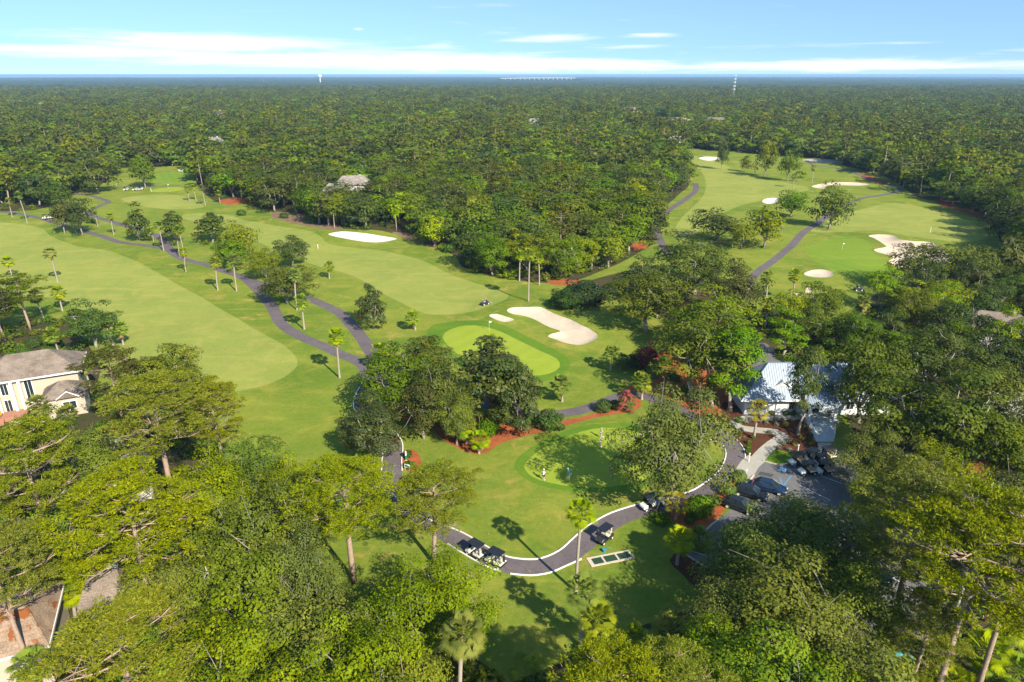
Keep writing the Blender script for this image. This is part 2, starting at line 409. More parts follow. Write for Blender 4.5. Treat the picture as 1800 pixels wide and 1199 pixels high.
def G2(px): return [gp(x, y)[:2] for x, y in px]
def strip(pts, wd):
    P = np.asarray(pts); d = np.gradient(P, axis=0); d /= np.maximum(np.hypot(d[:, 0], d[:, 1]), 1e-6)[:, None]
    nr = np.stack([-d[:, 1], d[:, 0]], 1) * wd / 2
    return np.concatenate([P + nr, (P - nr)[::-1]])
def inside(poly, x, y):
    poly = np.asarray(poly); r = np.zeros(len(x), bool)
    bb = (x >= poly[:, 0].min()) & (x <= poly[:, 0].max()) & (y >= poly[:, 1].min()) & (y <= poly[:, 1].max())
    idx = np.nonzero(bb)[0]
    if not len(idx): return r
    xs, ys = x[idx], y[idx]; c = np.zeros(len(idx), bool); x0, y0 = poly[-1]
    for x1, y1 in poly:
        cond = (y1 > ys) != (y0 > ys)
        if y1 != y0: c ^= cond & (xs < (x0 - x1) * (ys - y1) / (y0 - y1) + x1)
        x0, y0 = x1, y1
    r[idx] = c; return r
def dist_poly(poly, x, y):
    d = np.full(len(x), 1e9); P = np.asarray(poly); Q = np.roll(P, -1, 0)
    for (ax, ay), (bx, by) in zip(P, Q):
        vx, vy = bx - ax, by - ay; L = max(vx * vx + vy * vy, 1e-9)
        t = np.clip(((x - ax) * vx + (y - ay) * vy) / L, 0, 1); d = np.minimum(d, np.hypot(x - ax - t * vx, y - ay - t * vy))
    return d

def ctr(px):
    g = np.array(G2(px)); return g.mean(0)
BUMPS += [(*ctr([(880, 610)]), 16, .55), (*ctr([(930, 540)]), 9, .6), (*ctr([(1045, 560)]), 9, .7), (*ctr([(880, 545)]), 6, .5),
          (*ctr([(1480, 450)]), 16, .6), (*ctr([(640, 405)]), 14, .9), (*ctr([(1600, 430)]), 14, .5), (*ctr([(1040, 800)]), 18, .25)]

PATHS = [  # photo pixels along the centre line, width in metres
    ([(-60, 366), (20, 374), (60, 381), (85, 388), (117, 397), (150, 407), (187, 418), (217, 427), (253, 431), (285, 436), (300, 441)], 2.6),
    ([(158, 378), (180, 385), (207, 393), (233, 400), (260, 408), (280, 417), (293, 430), (303, 443), (317, 453), (340, 460), (363, 465), (390, 475), (427, 488), (455, 512), (473, 532), (484, 550), (493, 567), (513, 583), (540, 597), (567, 608), (597, 622), (633, 637), (646, 655), (642, 680), (637, 700), (640, 718), (655, 738), (675, 758), (688, 778), (690, 800), (689, 835), (697, 862), (722, 893), (757, 920), (797, 945), (837, 968), (868, 987), (905, 996), (940, 997), (975, 988), (1008, 968), (1036, 947), (1062, 925), (1095, 907), (1130, 895), (1167, 889), (1200, 882), (1230, 868), (1262, 846), (1284, 822), (1292, 800), (1287, 783), (1276, 768), (1255, 752), (1225, 735), (1180, 715), (1140, 698), (1105, 692), (1070, 704), (1035, 717), (1000, 725), (950, 729), (880, 717), (820, 703), (765, 693), (710, 680), (668, 664), (650, 650)], 2.8),
    ([(427, 488), (470, 503), (510, 515), (543, 525), (567, 535), (597, 550), (612, 565), (627, 582), (640, 600), (653, 620), (662, 645), (668, 664)], 2.8),
    ([(1223, 322), (1222, 336), (1205, 350), (1180, 366), (1160, 385), (1155, 405), (1163, 428), (1174, 447)], 2.8),
    ([(1300, 520), (1320, 492), (1333, 477), (1353, 463), (1373, 447), (1393, 430), (1413, 408), (1433, 395), (1453, 381), (1480, 365), (1510, 350), (1550, 343), (1577, 337), (1583, 332), (1567, 327), (1537, 318), (1517, 310), (1490, 300), (1467, 295), (1433, 291), (1418, 282)], 2.6),
    ([(130, 341), (160, 344), (183, 351), (190, 356), (177, 361), (160, 370), (158, 378)], 2.4),
    ([(100, 345), (140, 333), (230, 329), (320, 326)], 2.4)]
PATH_L = [smooth_line(G2(p), 1.6) for p, _ in PATHS]
REG = []   # (name, material, ring, label-free kind) later entries win
def region(name, m, px, step=1.6, raw=None): REG.append((name, m, smooth_ring(raw if raw is not None else G2(px), step)))
WOOD_MAIN = [(-200, 374), (0, 372), (80, 365), (135, 335), (190, 318), (200, 297), (345, 292), (345, 320), (375, 352), (430, 358), (520, 385), (600, 402), (690, 410), (790, 445), (815, 470), (880, 488), (990, 497), (1060, 475), (1130, 440), (1153, 420), (1146, 385), (1190, 345), (1212, 320), (1195, 285), (1215, 262), (1440, 278), (1490, 293), (1560, 312), (1610, 345), (1660, 357), (1740, 390), (1765, 440), (1800, 465), (1990, 465), (1990, 236), (-200, 236)]
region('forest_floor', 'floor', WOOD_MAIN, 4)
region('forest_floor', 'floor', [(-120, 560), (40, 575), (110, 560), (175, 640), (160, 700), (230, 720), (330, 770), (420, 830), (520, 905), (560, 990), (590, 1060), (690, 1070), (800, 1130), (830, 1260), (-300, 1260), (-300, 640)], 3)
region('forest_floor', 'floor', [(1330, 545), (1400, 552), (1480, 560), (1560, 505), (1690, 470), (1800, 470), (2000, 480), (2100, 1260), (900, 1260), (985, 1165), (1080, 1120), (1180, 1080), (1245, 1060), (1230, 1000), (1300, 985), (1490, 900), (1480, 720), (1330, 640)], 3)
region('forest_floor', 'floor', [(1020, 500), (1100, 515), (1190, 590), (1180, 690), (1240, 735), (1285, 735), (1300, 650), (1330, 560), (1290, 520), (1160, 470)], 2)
region('fairway', 'fairway', [(-180, 388), (0, 391), (67, 400), (90, 415), (130, 431), (187, 440), (217, 450), (260, 470), (300, 493), (350, 520), (400, 550), (450, 580), (493, 603), (518, 625), (522, 643), (500, 663), (467, 677), (433, 685), (393, 690), (340, 686), (270, 655), (190, 600), (120, 535), (60, 522), (-180, 520)])
region('fairway', 'fairway', [(320, 382), (345, 375), (400, 378), (440, 389), (490, 398), (540, 405), (563, 415), (575, 427), (600, 433), (667, 440), (733, 455), (787, 480), (833, 497), (877, 510), (894, 520), (880, 531), (847, 543), (800, 552), (745, 550), (690, 525), (620, 485), (560, 468), (500, 445), (440, 420), (380, 402)])
region('fairway', 'fairway', [(215, 348), (300, 342), (345, 352), (360, 362), (330, 368), (250, 362)])
region('fairway', 'fairway', [(1205, 272), (1260, 285), (1320, 310), (1420, 330), (1380, 345), (1300, 362), (1240, 392), (1215, 425), (1190, 420), (1190, 395), (1220, 362), (1240, 335), (1235, 305)])
region('fairway', 'fairway', [(1425, 405), (1500, 372), (1580, 358), (1680, 380), (1735, 410), (1700, 425), (1600, 415), (1540, 405), (1480, 408)])
region('green_apron', 'fringe', [(752, 580), (775, 568), (833, 563), (880, 570), (920, 588), (967, 611), (999, 630), (999, 648), (967, 668), (920, 672), (850, 660), (790, 635), (758, 612)])
region('putting_green', 'green', [(778, 592), (792, 579), (820, 572), (850, 574), (880, 583), (915, 600), (950, 617), (978, 630), (984, 645), (965, 657), (930, 660), (880, 650), (830, 635), (795, 615)])
region('green_apron', 'fringe', [(904, 822), (911, 804), (933, 787), (967, 769), (1007, 753), (1044, 746), (1100, 744), (1150, 757), (1183, 790), (1178, 825), (1150, 852), (1100, 864), (1033, 865), (967, 858), (925, 843)])
region('putting_green', 'green', [(921, 819), (929, 807), (956, 787), (989, 771), (1024, 758), (1060, 752), (1096, 754), (1130, 763), (1162, 785), (1161, 812), (1142, 838), (1113, 849), (1073, 856), (1033, 857), (989, 853), (949, 844), (929, 833)])
region('putting_green', 'darkgreen', [(1415, 440), (1440, 425), (1490, 415), (1525, 425), (1535, 445), (1560, 462), (1560, 480), (1510, 488), (1450, 470)])
region('putting_green', 'green', [(262, 336), (280, 331), (310, 329), (325, 332), (310, 336), (280, 338)], 2)
region('putting_green', 'darkgreen', [(255, 318), (270, 306), (310, 301), (340, 304), (342, 320), (300, 324)], 2)
BUNK = [('sand', .5, [(860, 555), (873, 553), (890, 558), (904, 563), (893, 567), (880, 566), (865, 560)]),
        ('sand', .55, [(891, 547), (900, 542), (927, 541), (950, 541), (963, 547), (980, 555), (1003, 563), (1020, 572), (1037, 580), (1051, 591), (1047, 598), (1033, 605), (1017, 608), (993, 604), (977, 598), (963, 593), (970, 588), (983, 585), (983, 582), (967, 577), (953, 570), (940, 563), (923, 557), (900, 553)]),
        ('white_sand', .6, [(578, 412), (600, 408), (633, 410), (667, 415), (697, 420), (687, 424), (660, 427), (627, 424), (600, 419), (583, 415)]),
        ('sand', .6, [(1527, 415), (1547, 413), (1570, 415), (1583, 422), (1607, 425), (1630, 426), (1650, 432), (1665, 450), (1650, 472), (1625, 480), (1600, 477), (1587, 472), (1562, 462), (1570, 453), (1540, 443), (1538, 439), (1557, 435), (1553, 430), (1537, 420)]),
        ('sand', .4, [(1413, 482), (1427, 476), (1447, 475), (1463, 480), (1463, 487), (1443, 489), (1423, 487)]),
        ('sand', .4, [(1386, 517), (1413, 516), (1417, 508), (1424, 507), (1425, 518), (1407, 523), (1393, 522)]),
        ('white_sand', .4, [(1340, 355), (1347, 350), (1365, 349), (1368, 356), (1350, 359)]),
        ('sand', .4, [(1427, 328), (1447, 323), (1477, 321), (1510, 322), (1528, 325), (1510, 327), (1467, 326), (1453, 328), (1450, 332), (1436, 331)]),
        ('white_sand', .4, [(1229, 279), (1240, 276), (1262, 277), (1266, 280), (1245, 283)]),
        ('white_sand', .4, [(312, 299), (320, 297), (334, 298), (333, 301), (318, 302)])]
for m_, dp, px in BUNK: region('sand_bunker', m_, px, 1.0)
region('pine_straw_bed', 'mulch', [(690, 729), (700, 717), (740, 708), (790, 720), (850, 728), (900, 737), (945, 745), (990, 738), (1030, 731), (1060, 719), (1090, 704), (1118, 698), (1128, 712), (1110, 724), (1067, 730), (1017, 742), (967, 756), (925, 766), (883, 778), (860, 793), (840, 799), (817, 793), (800, 785), (778, 773), (767, 760), (758, 750), (737, 745), (715, 741)])
region('pine_straw_bed', 'mulch', [(1100, 690), (1112, 676), (1145, 670), (1165, 650), (1150, 630), (1165, 615), (1185, 605), (1200, 640), (1290, 660), (1300, 700), (1275, 745), (1240, 735), (1190, 708), (1150, 690)])
region('pine_straw_bed', 'mulch', [(1172, 897), (1200, 893), (1238, 876), (1268, 856), (1292, 838), (1318, 826), (1326, 832), (1300, 862), (1282, 884), (1260, 915), (1225, 940), (1195, 925)])
region('pine_straw_bed', 'brown_mulch', [(1176, 985), (1200, 965), (1235, 950), (1248, 990), (1268, 1050), (1230, 1040), (1200, 1010)])
region('pine_straw_bed', 'mulch', [(706, 797), (722, 789), (737, 800), (740, 815), (730, 828), (710, 826)], 1)
region('pine_straw_bed', 'mulch', [(1185, 530), (1205, 528), (1260, 560), (1290, 580), (1240, 570), (1200, 548)])
region('pine_straw_bed', 'mulch', [(960, 492), (1000, 490), (1030, 497), (1010, 503), (970, 500)])
region('pine_straw_bed', 'mulch', [(1110, 425), (1138, 422), (1136, 436), (1115, 440)])
region('pine_straw_bed', 'mulch', [(1650, 350), (1740, 380), (1742, 392), (1690, 372), (1650, 360)])
region('pine_straw_bed', 'mulch', [(1520, 306), (1560, 320), (1550, 324), (1515, 313)])
region('pine_straw_bed', 'mulch', [(385, 352), (430, 348), (440, 356), (400, 360)])
region('bare_dirt', 'dirt', [(485, 372), (540, 378), (560, 392), (600, 398), (590, 405), (520, 394), (480, 382)])
region('bare_dirt', 'dirt', [(690, 408), (740, 412), (790, 425), (800, 438), (770, 438), (720, 422)])
region('pine_straw_bed', 'mulch', [(1690, 850), (1720, 800), (1790, 830), (1830, 880), (1780, 900), (1730, 890)])
region('garden_bed', 'brown_mulch', [(1272, 706), (1300, 716), (1340, 722), (1425, 722), (1436, 740), (1441, 770), (1437, 786), (1404, 800), (1372, 792), (1345, 812), (1322, 816), (1309, 803), (1302, 785), (1286, 770), (1270, 748)], 1)
region('lawn_patch', 'fringe', [(1341, 806), (1352, 795), (1368, 791), (1392, 799), (1388, 810), (1374, 815), (1356, 812)], .8)
region('road', 'lot', [(1322, 640), (1318, 610), (1345, 603), (1385, 640), (1420, 650), (1420, 672), (1330, 668)])
region('road', 'pale_road', [(1740, 690), (1800, 690), (1900, 700), (1900, 800), (1810, 790), (1755, 765)])
region('road', 'pale_road', [(1410, 281), (1440, 279), (1480, 283), (1475, 287), (1430, 285)])
region('parking_lot', 'lot', [(1326, 835), (1341, 812), (1372, 816), (1390, 811), (1400, 800), (1440, 788), (1500, 795), (1530, 850), (1600, 950), (1680, 1030), (1640, 1110), (1480, 1140), (1340, 1090), (1255, 1000), (1205, 972), (1242, 930), (1290, 890)])
WALK = smooth_line(G2([(1424, 731), (1388, 733), (1358, 734), (1332, 735), (1310, 736), (1295, 740), (1292, 746), (1303, 752), (1320, 755), (1342, 757), (1363, 759), (1375, 765), (1371, 772), (1358, 781), (1344, 793), (1332, 806), (1322, 818), (1311, 829)]), .8)
REG.append(('walkway', 'concrete', strip(WALK, 1.9)))
REG.append(('walkway', 'concrete', np.array(G2([(1437, 778), (1461, 778), (1462, 792), (1440, 795)]))))
for (p, wd), L in zip(PATHS, PATH_L): REG.append(('cart_path', 'asphalt', strip(L, wd)))
_r = strip(smooth_line(G2([(1305, 838), (1318, 816), (1330, 806)]), .8), 2.6); REG.append(('walkway', 'concrete', _r))

X0, X1, Y0, Y1 = -470., 470., 14., 560.
pts = []; edges = []
def add_ring(P):
    P = P[(P[:, 0] > X0 + 1) & (P[:, 0] < X1 - 1) & (P[:, 1] > Y0 + 1) & (P[:, 1] < Y1 - 1)]
    if len(P) < 3: return
    o = len(pts); pts.extend(map(tuple, P)); edges.extend((o + i, o + (i + 1) % len(P)) for i in range(len(P)))
for nm, m_, P in REG: add_ring(P)
for s, ya, yb, jit in ((3.2, Y0, 150, .8), (7.5, 150, 300, 2), (14, 300, Y1, 4)):
    xs = np.arange(X0, X1 + .1, s); ys = np.arange(ya, yb, s)
    gx, gy = np.meshgrid(xs, ys); gx = gx.ravel(); gy = gy.ravel()
    lim = np.abs(gx) < gy * .85 + 60 if s < 14 else np.ones(len(gx), bool)
    rs = np.random.RandomState(3); gx = gx[lim] + rs.uniform(-jit, jit, lim.sum()) * .4; gy = gy[lim] + rs.uniform(-jit, jit, lim.sum()) * .4
    ok = (gx > X0 + 2) & (gx < X1 - 2) & (gy > Y0 + 2) & (gy < Y1 - 2); pts.extend(zip(gx[ok], gy[ok]))
for _, dp, px in BUNK:
    P = smooth_ring(G2(px), 1.0); s = 1.1 if P[:, 1].mean() < 200 else 2.2
    gx, gy = np.meshgrid(np.arange(P[:, 0].min() - 3, P[:, 0].max() + 3, s), np.arange(P[:, 1].min() - 3, P[:, 1].max() + 3, s))
    pts.extend(zip(gx.ravel() + .13, gy.ravel() + .17))
o = len(pts); rim = [(X0, Y0), (X1, Y0), (X1, Y1), (X0, Y1)]
per = []
for a, b_ in zip(rim, rim[1:] + rim[:1]): per += [(a[0] + (b_[0] - a[0]) * t / 8, a[1] + (b_[1] - a[1]) * t / 8) for t in range(8)]
pts.extend(per); edges.extend((o + i, o + (i + 1) % len(per)) for i in range(len(per)))
cd = delaunay_2d_cdt([Vector(p) for p in pts], edges, [], 0, 1e-3, False)
GV = np.array([(v.x, v.y) for v in cd[0]]); GF = np.array([f for f in cd[2] if len(f) == 3])
cen = GV[GF].mean(1); reg = np.full(len(GF), -1)
for i, (nm, m_, P) in enumerate(REG): reg[inside(P, cen[:, 0], cen[:, 1])] = i
GZ = ground_h(GV[:, 0], GV[:, 1])
k = 0
for i, (nm, m_, P) in enumerate(REG):
    if nm != 'sand_bunker': continue
    dp = BUNK[k][1]; k += 1
    near = np.nonzero((GV[:, 0] > P[:, 0].min() - 3) & (GV[:, 0] < P[:, 0].max() + 3) & (GV[:, 1] > P[:, 1].min() - 3) & (GV[:, 1] < P[:, 1].max() + 3))[0]
    d = dist_poly(P, GV[near, 0], GV[near, 1]); ins = inside(P, GV[near, 0], GV[near, 1]) | (d < .02)
    t = np.clip(d / 1.6, 0, 1); GZ[near[ins]] -= dp * (t * t * (3 - 2 * t))[ins]
    lip = np.clip(1 - d / 2.0, 0, 1) ** 2 * .18; GZ[near] += np.where(ins & (d > .05), 0, lip)
def sheet(name, mask_, m_):
    f = GF[mask_]
    if not len(f): return None
    u, inv = np.unique(f.ravel(), return_inverse=True)
    v = np.column_stack([GV[u], GZ[u]]); me = np_mesh(name, v, None, m_, tris=inv.reshape(-1, 3), smooth=True)
    # every triangle faces up
    ob = link(name, me); return tag(ob, kind='structure')
flip = np.cross(GV[GF[:, 1]] - GV[GF[:, 0]], GV[GF[:, 2]] - GV[GF[:, 0]]) < 0
GF[flip] = GF[flip][:, ::-1]
done = set()
names = [r[0] for r in REG]
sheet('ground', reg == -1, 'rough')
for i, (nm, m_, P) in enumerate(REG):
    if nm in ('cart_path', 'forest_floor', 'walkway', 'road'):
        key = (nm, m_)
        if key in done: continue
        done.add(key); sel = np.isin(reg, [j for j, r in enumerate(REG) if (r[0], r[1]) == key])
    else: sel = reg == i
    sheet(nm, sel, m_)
# the land beyond, to the horizon
far = MB(); B = 42000.
o_ = [(X0, Y0), (X1, Y0), (X1, Y1), (X0, Y1)]
q_ = [(-B, -B), (B, -B), (B, B), (-B, B)]
for i in range(4):
    j = (i + 1) % 4; far.add([(*q_[i], 0), (*q_[j], 0), (*o_[j], 0), (*o_[i], 0)], [(0, 1, 2, 3)])
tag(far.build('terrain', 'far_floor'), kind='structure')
# distant water of the sound, left-over glints along the horizon
wt = MB()
for (a0, a1, r0, r1) in ((-38, -14, 8200, 9800), (5, 40, 9000, 40000), (-5, 6, 13000, 40000), (-40, -5, 15000, 40000)):
    n = 16
    for k in range(n):
        t0, t1 = R(a0 + (a1 - a0) * k / n), R(a0 + (a1 - a0) * (k + 1) / n)
        wt.add([(r * math.sin(t), r * math.cos(t), .6 + a0 * .001) for t, r in ((t0, r0), (t1, r0), (t1, r1), (t0, r1))], [(0, 1, 2, 3)])
tag(wt.build('sound_water', 'water'), kind='structure')

# kerbs
def kerb(px, m_='kerb', wd=.16, ht=.12):
    L = smooth_line(G2(px), .7); n = len(L); d = np.gradient(L, axis=0); d /= np.hypot(d[:, 0], d[:, 1])[:, None]; nr = np.stack([-d[:, 1], d[:, 0]], 1)
    mb = MB(); vs = []; fs = []
    for i in range(n):
        z = float(ground_h(*L[i]))
        for s, dz in ((-1, -.08), (-1, ht - .02), (-.8, ht), (.8, ht), (1, ht - .02), (1, -.08)):
            vs.append((L[i][0] + nr[i][0] * s * wd / 2, L[i][1] + nr[i][1] * s * wd / 2, z + dz))
    for i in range(n - 1):
        for k in range(5): fs.append((i * 6 + k, (i + 1) * 6 + k, (i + 1) * 6 + k + 1, i * 6 + k + 1))
    fs += [(0, 1, 2, 3, 4, 5), tuple((n - 1) * 6 + k for k in range(5, -1, -1))]
    mb.add(vs, fs); return tag(mb.build('kerb', m_), kind='structure')
kerb([(638, 663), (636, 673), (628, 688), (622, 703), (622, 717), (632, 733)])
kerb([(657, 687), (652, 702), (651, 715)])
kerb([(690, 757), (698, 763), (707, 778), (708, 793), (706, 810), (707, 827)])
kerb([(673, 795), (671, 815), (671, 836)])
kerb([(690, 868), (710, 889), (745, 910), (807, 934), (847, 956), (883, 976), (917, 983), (950, 982), (983, 968), (1007, 947), (1033, 925), (1067, 905), (1100, 893), (1127, 886), (1167, 880), (1213, 864), (1233, 853), (1256, 836), (1269, 820), (1276, 800), (1273, 787), (1264, 778), (1247, 773)])
kerb([(787, 957), (827, 981), (857, 997), (880, 1004)]); kerb([(897, 1009), (933, 1012), (967, 1007), (993, 996), (1022, 983)])
kerb([(1295, 774), (1304, 784), (1309, 794), (1310, 804)])
kerb([(1205, 975), (1242, 931), (1262, 914)], 'old_kerb', .22); kerb([(1300, 862), (1325, 836)], 'old_kerb', .22)
kerb([(1341, 810), (1356, 815), (1374, 818), (1390, 813)], 'old_kerb', .2)
kerb([(1203, 973), (1225, 988), (1252, 1003)], 'old_kerb', .2)
# painted markings on the parking lot: blue access bay and white stall lines
def quad_mark(px, m_, name='painted_marking', dz=.006):
    g_ = [gp(*p) for p in px]; mb = MB(); mb.poly([(x, y, z + dz) for x, y, z in g_]); return tag(mb.build(name, m_), kind='structure')
def line_mark(a, b_, wd, m_, dz=.006):
    A = np.array(gp(*a)); Bq = np.array(gp(*b_)); d = (Bq - A)[:2]; d /= np.hypot(*d); nr = np.array([-d[1], d[0]]) * wd / 2; n = 6; mb = MB()
    for i in range(n):
        p, q = A + (Bq - A) * i / n, A + (Bq - A) * (i + 1) / n
        mb.poly([(p[0] + nr[0], p[1] + nr[1], float(ground_h(*p[:2])) + dz), (q[0] + nr[0], q[1] + nr[1], float(ground_h(*q[:2])) + dz), (q[0] - nr[0], q[1] - nr[1], float(ground_h(*q[:2])) + dz), (p[0] - nr[0], p[1] - nr[1], float(ground_h(*p[:2])) + dz)])
    return tag(mb.build('painted_marking', m_), kind='structure')
quad_mark([(1373, 821), (1385, 824), (1381, 830), (1368.5, 827)], 'blue_paint', dz=.01)
line_mark((1320, 840), (1362, 848), .12, 'blue_paint'); line_mark((1341, 838), (1350, 850), .12, 'blue_paint'); line_mark((1391, 836), (1376, 855), .14, 'blue_paint'); line_mark((1371, 840), (1376, 856), .14, 'blue_paint')
quad_mark([(1351, 852), (1362, 855), (1357, 860), (1346, 857)], 'blue_paint', dz=.012)
quad_mark([(1337, 829), (1361, 834), (1356, 839), (1332, 834)], 'patch', 'tarmac_patch', .008)
for a, b_ in (((1212, 968), (1270, 985)), ((1230, 952), (1285, 972)), ((1425, 830), (1480, 850)), ((1400, 850), (1460, 880)), ((1560, 1010), (1640, 1060)), ((1590, 985), (1680, 1040))): line_mark(a, b_, .12, 'white_line')
# wheelchair symbol on the blue bay
def arc_mark(c, r0, r1, a0, a1, dz=.016):
    mb = MB()
    for k in range(8):
        t0, t1 = a0 + (a1 - a0) * k / 8, a0 + (a1 - a0) * (k + 1) / 8
        mb.poly([(c[0] + r * math.cos(t), c[1] + r * math.sin(t), c[2] + dz) for r, t in ((r0, t0), (r1, t0), (r1, t1), (r0, t1))])
    return tag(mb.build('painted_symbol', 'white_line'), kind='structure')
_c = gp(1377.5, 826); arc_mark(_c, .22, .34, R(-200), R(60)); arc_mark((_c[0], _c[1] + .55, _c[2]), 0.001, .11, 0, R(360))
line_mark((1377.5, 825.3), (1377.2, 823), .1, 'white_line', .016)
# ------------------------------------------------------------------ trees
def quads_from(c, nrm, L, Wd, rs):
    """leaf-shaped cards: centre, normal, length, width"""
    n = len(c); nrm = nrm / np.maximum(np.linalg.norm(nrm, axis=1), 1e-6)[:, None]
    a = rs.normal(size=(n, 3)); t = np.cross(nrm, a); t /= np.maximum(np.linalg.norm(t, axis=1), 1e-6)[:, None]; b = np.cross(nrm, t)
    L = np.asarray(L)[:, None] / 2; Wd = np.asarray(Wd)[:, None] / 2; off = rs.uniform(-.25, .25, (n, 1)) * L
    v = np.stack([c - t * L, c - b * Wd + t * off, c + t * L, c + b * Wd + t * off], 1).reshape(-1, 3)
    return v, np.arange(n * 4).reshape(n, 4)
def join_np(parts):
    v = []; q = []; t = []; o = 0
    for vs, fs in parts:
        vs = np.asarray(vs, np.float32); v.append(vs)
        for f in fs:
            f = [i + o for i in f]
            if len(f) == 4: q.append(f)
            elif len(f) == 3: t.append(f)
            else:
                for i in range(1, len(f) - 1): t.append([f[0], f[i], f[i + 1]])
        o += len(vs)
    return np.concatenate(v), q, t
def wood_mesh(name, parts, m_):
    v, q, t = join_np(parts); return np_mesh(name, v, q, m_, tris=t, smooth=True)
def make_broad(seed, h, Rr, zb, ncl, nlf, ls, crc, lod, leafm, barkm, moss=0, bare=0, cone=0, twig=1.0, trunk_r=.32):
    rs = np.random.RandomState(seed); fork = zb * rs.uniform(.75, 1.0); zc = zb + (h - zb) * .40
    lob = [(rs.uniform(.10, .20), rs.randint(1, 4), rs.uniform(0, 6.28), rs.uniform(-2, 2)) for _ in range(5)]
    def env(d):
        a = np.arctan2(d[:, 1], d[:, 0]); e = np.ones(len(d))
        for am, k_, ph, kz in lob: e += am * np.cos(k_ * a + ph + kz * d[:, 2] * 2)
        return np.clip(e, .62, 1.3)
    # clump centres spread over a lumpy dome
    i = np.arange(ncl) + .5; z = 1 - i / ncl * 1.5; z = np.clip(z + rs.uniform(-.06, .06, ncl), -.55, 1); ph = i * 2.39996 + rs.uniform(-.35, .35, ncl)
    r_ = np.sqrt(np.maximum(1 - z * z, 0)); d = np.stack([r_ * np.cos(ph), r_ * np.sin(ph), z], 1)
    e = env(d) * rs.uniform(.70, 1.04, ncl); inner = rs.rand(ncl) < .22; e[inner] *= rs.uniform(.45, .75, inner.sum())
    if cone: e *= 1 - cone * np.clip(z, 0, 1) * (r_) * .5
    up = h - zc - crc * .6; dn = zc - zb
    cl = np.stack([d[:, 0] * (Rr - crc * .6) * e, d[:, 1] * (Rr - crc * .6) * e, zc + np.where(z > 0, z * up, z * dn / .55) * e], 1)
    crad = crc * rs.uniform(.65, 1.35, ncl)
    # wood
    wood = []; lean = rs.uniform(-.5, .5, 2); nl = rs.randint(5, 8); sides = 7 if lod == 0 else (5 if lod == 1 else 4)
    tr = trunk_r
    base = [(0, 0, -.4), (lean[0] * .1, lean[1] * .1, fork * .35), (lean[0] * .5, lean[1] * .5, fork * .75), (lean[0], lean[1], fork)]
    wood.append(tube_np(base, [tr * 1.5, tr * 1.05, tr * .95, tr * .9], sides))
    limbs = []
    for k_ in range(nl):
        a = 6.283 * k_ / nl + rs.uniform(-.4, .4); ee = rs.uniform(.15, 1.1); rr = Rr * rs.uniform(.5, .72) * math.cos(ee * .8)
        end = np.array([rr * math.cos(a), rr * math.sin(a), zc + (h - zc) * math.sin(ee) * .75 + rs.uniform(-.4, .4)])
        p0 = np.array([lean[0], lean[1], fork * rs.uniform(.85, 1)]); p1 = p0 + (end - p0) * [.35, .35, .30] + rs.uniform(-.3, .3, 3); p2 = p0 + (end - p0) * [.72, .72, .66] + rs.uniform(-.4, .4, 3)
        wood.append(tube_np([p0, p1, p2, end], [tr * .62, tr * .45, tr * .30, tr * .14], max(3, sides - 2))); limbs.append((p0, p1, p2, end))
    if lod < 2:
        for j in range(ncl):
            if rs.rand() > (twig if lod == 0 else twig * .5): continue
            ds = [min(np.linalg.norm(cl[j] - l[2]), np.linalg.norm(cl[j] - l[3])) for l in limbs]; l = limbs[int(np.argmin(ds))]
            t = rs.rand(); s_ = l[2] * (1 - t) + l[3] * t; e_ = cl[j] + (cl[j] - s_) / max(np.linalg.norm(cl[j] - s_), .1) * crad[j] * (.9 if rs.rand() < bare else .3)
            m1 = (s_ + e_) / 2 + rs.uniform(-.35, .35, 3)
            wood.append(tube_np([s_, m1, e_], [tr * .2, tr * .14, tr * .05], 3, False))
            if lod == 0 and rs.rand() < .5:
                for _ in range(2):
                    e2 = m1 + rs.normal(size=3) * crad[j] * .9; wood.append(tube_np([m1, e2], [tr * .11, tr * .03], 3, False))
    # leaves
    per = np.maximum((nlf * crad ** 2 / (crad ** 2).sum()).astype(int), 3); idx = np.repeat(np.arange(ncl), per); n = len(idx)
    g = rs.normal(size=(n, 3)); g /= np.linalg.norm(g, axis=1)[:, None]; g[:, 2] = np.where(rs.rand(n) < .65, np.abs(g[:, 2]), g[:, 2])
    rad = crad[idx] * np.where(rs.rand(n) < .14, rs.uniform(.3, 1.3, n), .74 + .32 * rs.rand(n)); c = cl[idx] + g * rad[:, None] * [1, 1, .66]
    oc = c - [0, 0, zc - 1]; oc /= np.maximum(np.linalg.norm(oc, axis=1), .1)[:, None]
    nrm = (g * .8 + oc * .45 + [0, 0, .3] + rs.normal(size=(n, 3)) * .34) if lod < 2 else (g * .55 + oc * .9 + [0, 0, .15] + rs.normal(size=(n, 3)) * .22)
    sz = ls * rs.uniform(.65, 1.4, n); v, q = quads_from(c, nrm, sz, sz * rs.uniform(.5, .75, n), rs)
    tint = np.repeat(np.clip(rs.uniform(0, .55, ncl)[idx] + rs.uniform(0, .5, n), 0, 1), 4)
    crown = np_mesh('crown', v, q, leafm, tint)
    ex = []
    if moss:
        nm_ = int(moss); j = rs.randint(0, ncl, nm_); c = cl[j] + rs.uniform(-.8, .8, (nm_, 3)) * [1, 1, .2] - [0, 0, .35]; L = rs.uniform(.5, 1.4, nm_) * (1 if lod < 2 else 1.3); a = rs.uniform(0, 3.14, nm_); wv = rs.uniform(.07, .17, nm_) * (1 + lod * .8)
        dx = np.stack([np.cos(a) * wv, np.sin(a) * wv, np.zeros(nm_)], 1); dn_ = np.stack([rs.uniform(-.15, .15, nm_), rs.uniform(-.15, .15, nm_), -L], 1)
        v = np.stack([c - dx, c + dx, c + dn_ + dx * .35, c + dn_ - dx * .35], 1).reshape(-1, 3)
